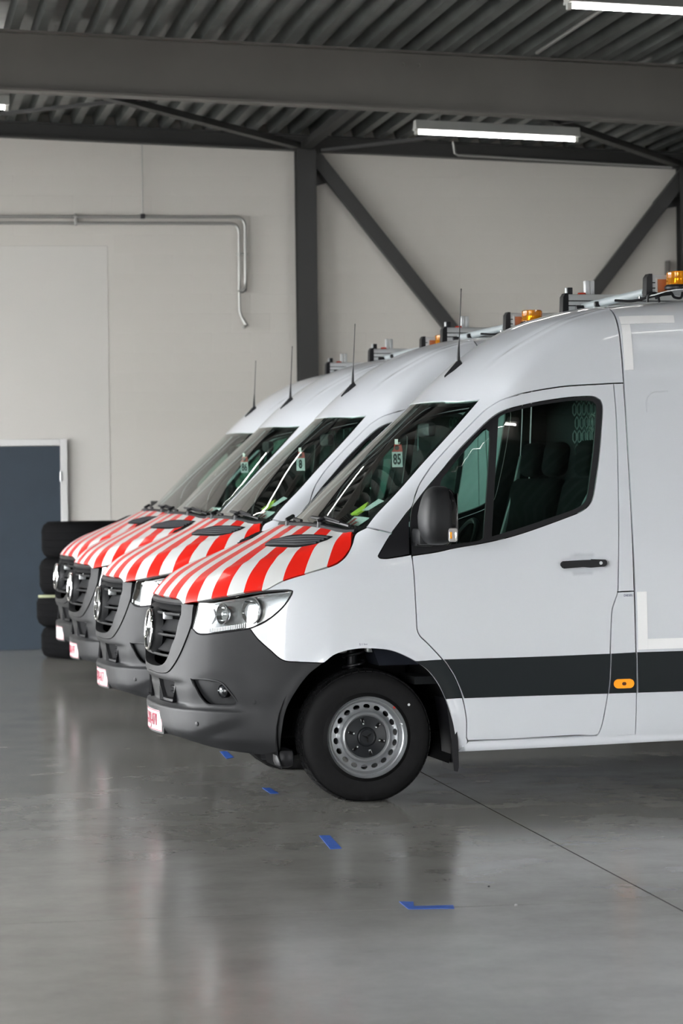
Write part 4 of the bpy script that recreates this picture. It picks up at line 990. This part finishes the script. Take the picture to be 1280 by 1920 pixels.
        G().box((.305,s*-1.0,1.335),(.09,.10,.020),r=.008).obj('mirror_foot',M['black'],mi_)
    # ---- door handles, lock
    for s in (1,-1):
        h=C_['handle']; P=np.array(h); 
        g=G(); g.prism([(p[0],p[2]) for p in h],lambda x,z:(x,-s*1.022,z),lambda x,z:(x,-s*1.000,z))
        bmesh.ops.bevel(g.bm,geom=g.bm.edges[:],offset=.004,segments=2,affect='EDGES')
        ho=g.obj('door_handle',M['black'],V)
        G().lathe([(.009,-.002),(.009,.003),(0,.003)],14,Matrix.Translation((1.273,-s*1.022,1.221))@(YROT if s>0 else Matrix.Rotation(radians(-90),4,'X'))).obj('lock',M['alu'],V)
        for x_ in (1.085,1.285): G().box((x_,-s*.992,1.217),(.02,.03,.02)).obj('handle_mount',M['black'],V)
    # ---- side marker, tapes, labels
    def pill(cx,cz,hw,hh,n=10):
        pts=[]
        for sx_,a0_ in ((1,-90),(-1,90)):
            for k in range(n+1):
                t=radians(a0_+180*k/n); pts.append((cx+sx_*(hw-hh)+hh*cos(t),-1.0,cz+hh*sin(t)))
        return pts
    panel('side_marker',pill(1.397,.579,.056,.024),[M['marker']],V,res=.012,edge=.006,off=.017,th=.008,mirror=True,gap=0)
    panel('marker_bulb',pill(1.397,.579,.012,.009),[mat('marker_core',(.12,.03,.0),.3)],V,res=.006,edge=.004,off=.0185,th=.004,mirror=True,gap=0)
    Lt=C_['Ltop']; Lb=C_['Lbot']
    tp=lambda a,b,c,d:[a,b,c,d]
    panel('reflective_tape',[(1.484,-.735,2.539),(1.792,-.746,2.544),(1.787,-.774,2.504),(1.484,-.77,2.497)],M['tape'],V,proj='polar',res=.05,off=.004,th=.003,mirror=True,gap=0)
    panel('reflective_tape',[(1.484,-.775,2.496),(1.533,-.773,2.495),(1.527,-.845,2.248),(1.475,-.846,2.245)],M['tape'],V,proj='polar',res=.05,off=.004,th=.003,mirror=True,gap=0)
    panel('reflective_tape',[(1.478,-1,1.063),(1.533,-1,1.064),(1.534,-1,.757),(1.480,-1,.756)],M['tape'],V,res=.05,off=.004,th=.003,mirror=True,gap=0)
    panel('reflective_tape',[(1.5345,-1,.812),(2.2,-1,.815),(2.2,-1,.760),(1.5345,-1,.757)],M['tape'],V,res=.06,off=.004,th=.003,mirror=True,gap=0)
    Pk,Nk=surf([(1.43,-1,1.045),(-.02,-1,.822)],'side')
    TX=lambda p: Matrix.Translation((p[0],p[1]-.002,p[2]))@Matrix.Rotation(radians(90),4,'X')
    text_obj('fuel_label','DIESEL',.017,M['navy_ink'],V,TX(Pk[0]),.0004)
    text_obj('pressure_label','5,1 bar',.016,M['navy_ink'],V,TX(Pk[1]+np.array([0,-.006,0])),.0004)
    # ---- aerial
    an=empty('aerial',parent=V); 
    Pb,Nb=surf([(.694,-.03,2.232),(.795,-.05,2.314)],'polar'); a_=Vector(Pb[0]); b_=Vector(Pb[1]); mid=(a_+b_)/2
    yv=Vector((0,1,0)); nb=Vector(Nb.mean(0)).normalized()
    g=G(); base_=[a_,a_+(b_-a_)*.35-yv*.036,b_-(b_-a_)*.10-yv*.036,b_,b_-(b_-a_)*.10+yv*.036,a_+(b_-a_)*.35+yv*.036]
    topc=b_-(b_-a_)*.20+Vector((0,0,.036)); tp_=[a_+(b_-a_)*.08+nb*.010,topc-yv*.012-(b_-a_)*.22-Vector((0,0,.006)),topc-yv*.010,topc+(b_-a_)*.06,topc+yv*.010,topc+yv*.012-(b_-a_)*.22-Vector((0,0,.006))]
    base_=[p-nb*.01 for p in base_]
    g.raw([tuple(p) for p in base_+tp_],[(0,1,2,3,4,5),(6,11,10,9,8,7)]+[(i,(i+1)%6,6+(i+1)%6,6+i) for i in range(6)]); g.obj('aerial_foot',M['black'],an,sharp=50)
    G().tube([topc-Vector((0,0,.01)),topc+Vector((.002,0,.06)),topc+Vector((.006,0,.11)),topc+Vector((.020,0,.375)),topc+Vector((.021,0,.395))],[.010,.0065,.0032,.0026,.0036],8).obj('mast',M['black'],an)
    # ---- roof rack and beacon
    rk=empty('roof_rack',parent=V)
    def rail(x0,y,z0,z1,x1=4.3):
        G().box(((x0+x1)/2+.015,y,(z0+z1)/2),(x1-x0-.03,.055,z1-z0),r=.006).obj('rail',M['alu'],rk)
        for k in (.35,.62): G().box(((x0+x1)/2,y-.0285,z0+(z1-z0)*k),(x1-x0-.06,.003,.006)).obj('rail_groove',M['black'],rk)
        g=G(); g.prism([(x0-.006,z0-.002),(x0+.03,z0-.002),(x0+.03,z1+.006),(x0+.012,z1+.006),(x0-.002,z1-.015)],lambda x,z:(x,y-.034,z),lambda x,z:(x,y+.034,z)); g.obj('end_cap',M['black'],rk)
        for x_ in (x0+.3,x0+1.2,x0+2.1): G().box((x_,y,z0-.025),(.07,.05,.07),r=.01).obj('rack_foot',M['black'],rk)
    rail(1.736,-.45,2.673,2.785); rail(1.538,.45,2.636,2.738)
    G().box((1.583,.45,2.757),(.034,.03,.042),r=.003).obj('short_post',M['black'],rk)
    G().box((1.566,.45,2.757),(.012,.03,.042),r=.002).obj('post_cap',M['alu'],rk)
    for dx in (-.017,.017): G().box((1.703+dx,.45,2.777),(.024,.04,.082),r=.004).obj('upright_post',M['alu'],rk)
    G().lathe([(.028,0),(.024,.010),(0,.012)],16,Matrix.Translation((1.661,.45,2.738))).obj('red_lens',mat('red_lens',(.5,.04,.02),.25),rk)
    G().tube([(1.655,.40,2.662),(1.752,-.41,2.693)],.024,14).obj('cross_tube',M['greytube'],rk)
    for p in ((1.622,.36,2.655),(1.67,.16,2.665)): G().box(p,(.06,.03,.03),r=.008).obj('tube_clamp',M['black'],rk)
    G().box((1.745,-.36,2.670),(.035,.03,.03),r=.004).obj('tube_clip',M['chrome'],rk)
    for pts in ([(1.73,-.50,2.635),(1.735,-.51,2.675),(1.78,-.51,2.68),(1.80,-.50,2.635)],[(1.78,-.49,2.655),(1.82,-.52,2.68),(1.86,-.52,2.685),(1.885,-.5,2.662),(1.925,-.5,2.658),(1.935,-.5,2.69)],[(1.61,-.3,2.655),(1.69,-.38,2.648),(1.77,-.47,2.667),(1.87,-.5,2.68)]):
        G().tube(smooth_loop(pts,.012,80,False).tolist(),.0075,8).obj('cable',M['black'],rk)
    G().box((1.825,-.4805,2.722),(.055,.004,.078),r=.001).obj('orange_reflector',mat('orange_reflector',(.42,.13,.05),.35,coat=.5),rk)
    G().box((1.790,-.4815,2.725),(.012,.004,.085),r=.001).obj('reflector_frame',M['plate_white'],rk)
    g=G(); g.prism([(1.740,2.670),(1.800,2.688),(1.860,2.699),(1.960,2.703),(2.040,2.701),(2.040,2.697),(1.960,2.698),(1.860,2.693),(1.800,2.682),(1.740,2.664)],lambda x,z:(x,-.60,z),lambda x,z:(x,-.48,z)); g.obj('beacon_bracket',M['alu'],rk)
    bc=empty('beacon',parent=V); mt=Matrix.Translation((1.897,-.545,2.702))
    G().lathe([(0,0),(.078,0),(.080,.012),(.070,.024),(0,.024)],32,mt).obj('beacon_base',M['black'],bc)
    G().lathe([(.0,.098),(.060,.097),(.068,.090),(.069,.062),(.0665,.058),(.069,.054),(.070,.024),(0,.024)],40,mt).obj('beacon_lens',M['amber_lens'],bc)
    G().lathe([(0,.09),(.022,.085),(.026,.03)],16,mt).obj('beacon_reflector',M['chrome'],bc)
    return V
def make_wheel(wh):
    """wheel in its own frame: outer face towards -Y, centre at the origin of the sidewall plane"""
    def part(g,name,m,sharp=38): return g.obj(name,m,wh,sharp)
    T=lambda d: Matrix.Translation((0,d,0))@YROT          # lathe axis -> -Y ; profile axial positive = outwards
    R_=.352
    prof=[(.214,.016),(.222,.006),(.232,-.004),(.262,.0),(.300,-.001),(.328,-.012),(.342,-.028),(.3475,-.05),(.3475,-.185),(.342,-.205),(.328,-.222),(.29,-.236),(.25,-.233),(.215,-.215),(.205,-.12)]
    g=G(); g.lathe(prof,84,T(0),True)
    for v in g.bm.verts:
        if v.co.z<-.330: v.co.z=-.330-(v.co.z+.330)*-.25
    part(g,'tyre',M['rubber'],50)
    # tread blocks
    g=G(); n=58
    for k in range(n):
        for j,(y0,y1,sh) in enumerate(((.020,.060,0),(.066,.108,.5),(.114,.158,0),(.164,.205,.5))):
            t=2*pi*(k+sh)/n; dt=2*pi/n*.40; sk=.03*(1 if j%2 else -1); vs=[]
            for rr in (.344,R_-(.010 if j in (0,3) else .0)*0):
                for a_,y in ((-dt,y0),(dt,y0),(dt,y1),(-dt,y1)):
                    r2=rr-(.012 if (rr>.345 and ((j==0 and y==y0) or (j==3 and y==y1))) else 0)
                    tt=t+a_+sk*(y-y0)/.04; x_,z_=r2*cos(tt),r2*sin(tt)
                    if z_<-.334: z_=-.334
                    vs.append((x_,y,z_))
            g.raw(vs,[(4,5,6,7),(0,1,5,4),(1,2,6,5),(2,3,7,6),(3,0,4,7)])
    part(g,'tread',M['rubber'],30)
    # rim barrel and flange
    g=G(); g.lathe([(.2225,-.012),(.2235,.004),(.219,.009),(.2125,.004),(.2085,-.010),(.203,-.016),(.199,-.012),(.192,-.016),(.186,-.034),(.181,-.046),(.178,-.075),(.176,-.20),(.20,-.215)],72,T(0)); part(g,'rim_flange',M['steel'],30)
    # dished ring with 18 oval holes
    outer=np.array([(.1835*cos(t),.1835*sin(t)) for t in np.linspace(0,2*pi,109)[:-1]]); inner=np.array([(.132*cos(t),.132*sin(t)) for t in np.linspace(0,2*pi,91)[:-1]])
    holes=[]
    for k in range(18):
        a=2*pi*(k+.35)/18; c_=np.array((cos(a),sin(a))); d_=np.array((-sin(a),cos(a)))
        holes.append(np.array([c_*(.159+.0125*cos(u))+d_*.0175*sin(u) for u in np.linspace(0,2*pi,19)[:-1]]))
    Vv,Ff,lp=tri2d([outer,inner]+holes,.016); r=np.hypot(Vv[:,0],Vv[:,1])
    dep=np.interp(r,[.132,.140,.150,.170,.1835],[.022,.034,.040,.043,.046])
    P=np.stack([Vv[:,0],dep,Vv[:,1]],1); N=np.tile((0,-1.,0),(len(P),1))
    sheet('wheel_disc',P,N,Ff,lp,.006,[M['steel']],wh,1,True)
    g=G(); g.lathe([(.136,-.030),(.134,-.018),(.128,-.008),(.120,-.004),(.113,-.009),(.108,-.022),(.104,-.035)],64,T(0)); part(g,'wheel_ring',M['steel'],60)
    # hub cover with six nut recesses and a small star
    g=G(); g.lathe([(.111,-.026),(.108,-.020),(.085,-.016),(.052,-.010),(.050,-.012),(.046,-.004),(.040,.000),(.036,-.003),(0,-.003)],56,T(0)); part(g,'hub_cover',M['hub'],25)
    for k in range(6):
        a=radians(60*k+44); c_,s_=cos(a),sin(a)
        mt=Matrix(((c_,0,-s_,0),(0,1,0,0),(s_,0,c_,0),(0,0,0,1)))
        g=G(); g.box((.083,.014,0),(.034,.006,.017),r=.004); bmesh.ops.transform(g.bm,matrix=mt,verts=g.bm.verts[:]); part(g,'nut_recess',M['gloss_black'])
        g=G(); g.box((.071,.009,0),(.008,.006,.008),r=.002); bmesh.ops.transform(g.bm,matrix=mt,verts=g.bm.verts[:]); part(g,'wheel_nut',M['alu'])
    g=G()
    for k in range(3):
        a=radians(120*k+40); c_,s_=cos(a),sin(a); E_=lambda u,v,h:(u*c_-v*s_,.002-h,u*s_+v*c_)
        g.raw([E_(.033,0,.001),E_(.004,.005,.001),E_(-.002,0,.001),E_(.004,-.005,.001),E_(.004,0,.004)],[(0,1,4),(1,2,4),(2,3,4),(3,0,4)])
    part(g,'hub_star',M['gloss_black'],20)
    part(G().lathe([(.148,.0),(.148,-.02),(.06,-.02)],40,T(.085)),'brake_disc',M['steel'])
    part(G().lathe([(.007,-.002),(.007,.001),(0,.001)],12,Matrix.Translation((.225,.001,.163))@YROT),'paint_dot',M['paper'])
    part(G().lathe([(.007,-.002),(.007,.0015),(0,.0015)],12,Matrix.Translation((.146,-.007,.152))@YROT),'red_mark',M['redcard'])
    part(G().tube([(.183,.02,.062),(.186,-.004,.063)],.004,8),'valve',M['alu'])
    return wh
def amber():
    m,N,L,b=nm('amber_beacon'); b.inputs['Base Color'].default_value=(1,.36,.01,1); b.inputs['Roughness'].default_value=.12
    b.inputs['Transmission Weight'].default_value=.65; b.inputs['IOR'].default_value=1.3; b.inputs['Coat Weight'].default_value=.5
    return m
M['amber_lens']=amber()
van=build_van()
def copy_tree(o,parent=None):
    c=o.copy(); COL.objects.link(c); c.parent=parent
    for ch in list(o.children): copy_tree(ch,c)
    return c
VANS=[van]+[copy_tree(van) for _ in range(3)]
POS=[(0,0),(-.02,3.49),(0.0,6.62),(0.05,9.22)]
VLAB=['nearest white van, with the number 85 card behind its windscreen','second white van from the camera, its number card crossed by a light streak','third white van from the camera, with the number 86 card','farthest white van, beside the stack of tyres and the back wall']
for v,(dx,dy),lb in zip(VANS,POS,VLAB):
    v.location=VO+Vector((dx,dy,0)); v.rotation_euler=(0,0,TH)
    tag(v,lb,'van','white vans with red and white striped hoods')
# number plates: the printing differs from van to van
PL=['1-XAJ-070','1-XAJ-617','1-XAJ-197','']
def plate(v,txt):
    p=empty('number_plate',parent=v); ys=np.linspace(-.26,.26,21)
    def arc(y,o_): return -.976-o_+.030*(abs(y)/.28)**2
    def strip(z0,z1,y0,y1,o_,name,m,t=.002):
        yy=np.linspace(y0,y1,13); g=G(); vs=[]
        for y in yy: vs+=[(arc(y,o_),y,z0),(arc(y,o_),y,z1),(arc(y,o_)+t,y,z1),(arc(y,o_)+t,y,z0)]
        g.raw(vs,[(4*k+e,4*k+(e+1)%4,4*k+4+(e+1)%4,4*k+4+e) for k in range(12) for e in range(4)]+[(0,1,2,3),(51,50,49,48)]); g.obj(name,m,p)
    strip(.333,.445,-.235,.235,.0,'plate_sheet',M['plate_white'])
    for z0,z1 in ((.335,.3395),(.4385,.443)): strip(z0,z1,-.233,.233,.0012,'plate_border',M['plate_red'])
    for y0,y1 in ((-.233,-.229),(.229,.233)): strip(.335,.443,y0,y1,.0012,'plate_border',M['plate_red'])
    if txt:
        ob=text_obj('plate_letters',txt,.092,M['plate_red'],p,Matrix(((0,0,-1,0),(-1,0,0,0),(0,1,0,0),(0,0,0,1))),.0006,.78,.0006)
        for vv in ob.data.vertices: vv.co=Vector((arc(vv.co.y,.0022)+vv.co.x,vv.co.y,vv.co.z+.389))
for v,t in zip(VANS,PL): plate(v,t)
# ------------------------------------------------------------------ cards and papers behind the windscreens
def card(v,txt,label,x=.345,y=-.33,z=1.805):
    o=empty('number_card'); o.parent=None; tag(o,label,'card','number cards behind windscreens')
    o.location=v.matrix_basis@Vector((x,y,z)); o.rotation_euler=(radians(2),0,TH+radians(-38))
    g=G(); g.prism([(-.031,-.062),(.031,-.062),(.031,.022),(-.031,.022)],lambda a,b:(a,-.0015,b),lambda a,b:(a,.0015,b)); g.obj('card_sheet',M['paper'],o)
    g=G(); g.prism([(-.033,.022),(.033,.022),(.027,.062),(-.015,.062),(-.020,.038)],lambda a,b:(a,-.002,b),lambda a,b:(a,.002,b)); g.obj('card_header',M['redcard'],o)
    G().lathe([(.013,-.0005),(.013,.0005),(0,.0005)],14,Matrix.Translation((0,-.0025,.043))@YROT).obj('hanger_hole',M['ink'],o)
    G().box((-.003,0,.076),(.020,.001,.03)).obj('adhesive_tab',mat('tab_green',(.30,.42,.34),.5) if 'tab_green' not in bpy.data.materials else bpy.data.materials['tab_green'],o)
    text_obj('card_digits',txt,.080,M['ink'],o,Matrix.Translation((0,-.0025,-.021))@Matrix.Rotation(radians(90),4,'X'),.0005,.60,.0022)
card(VANS[0],'85','white card with a red top and the number 85, hanging in the nearest windscreen')
card(VANS[1],'8','white card with a red top, hanging in the second windscreen from the camera')
card(VANS[2],'86','white card with a red top and the number 86, hanging in the third windscreen')
def leaf(v,pts,name,m,label,cat,depth=.035,th=.002):
    P,N=surf(smooth_loop(pts,.03,30),'tilt'); o=panel(name,pts,[m],None,proj='tilt',res=.04,off=-depth,th=th,gap=0)
    o.matrix_world=v.matrix_basis; tag(o,label,cat); return o
def papers(v,who,full=True):
    s=leaf(v,[(-.106,-.559,1.434),(.02,-.60,1.50),(.060,-.79,1.495),(-.053,-.713,1.432)],'paper_sheet',M['paper'],'white sheet with red print on the dashboard of the '+who,'paper')
    for k,(a,b) in enumerate(((.18,.34),(.5,.66))):
        q0,q1,q2,q3=(np.array(p) for p in ((-.106,-.559,1.434),(.02,-.60,1.50),(.060,-.79,1.495),(-.053,-.713,1.432)))
        f=lambda u,t:tuple((q0*(1-u)+q1*u)*(1-t)+(q3*(1-u)+q2*u)*t)
        panel('red_print',[f(.05,a),f(.9-.2*k,a),f(.9-.2*k,b),f(.05,b)],[M['redp']],s,proj='tilt',res=.04,off=-.0335,th=.0005,gap=0)
    if full:
        leaf(v,[(.019,-.470,1.519),(.1,-.555,1.583),(.074,-.595,1.550),(.033,-.55,1.521)],'folded_vest',M['yellow'],'yellow-green folded vest on the dashboard of the '+who,'vest',.05,.012)
        leaf(v,[(.057,-.611,1.532),(.137,-.676,1.594),(.149,-.750,1.584),(.076,-.683,1.535)],'leaflet',M['paper'],'white leaflet beside the yellow vest in the '+who,'leaflet',.04)
papers(VANS[0],'nearest van'); papers(VANS[1],'second van from the camera'); papers(VANS[2],'third van from the camera',False)
bpy.context.view_layer.update()
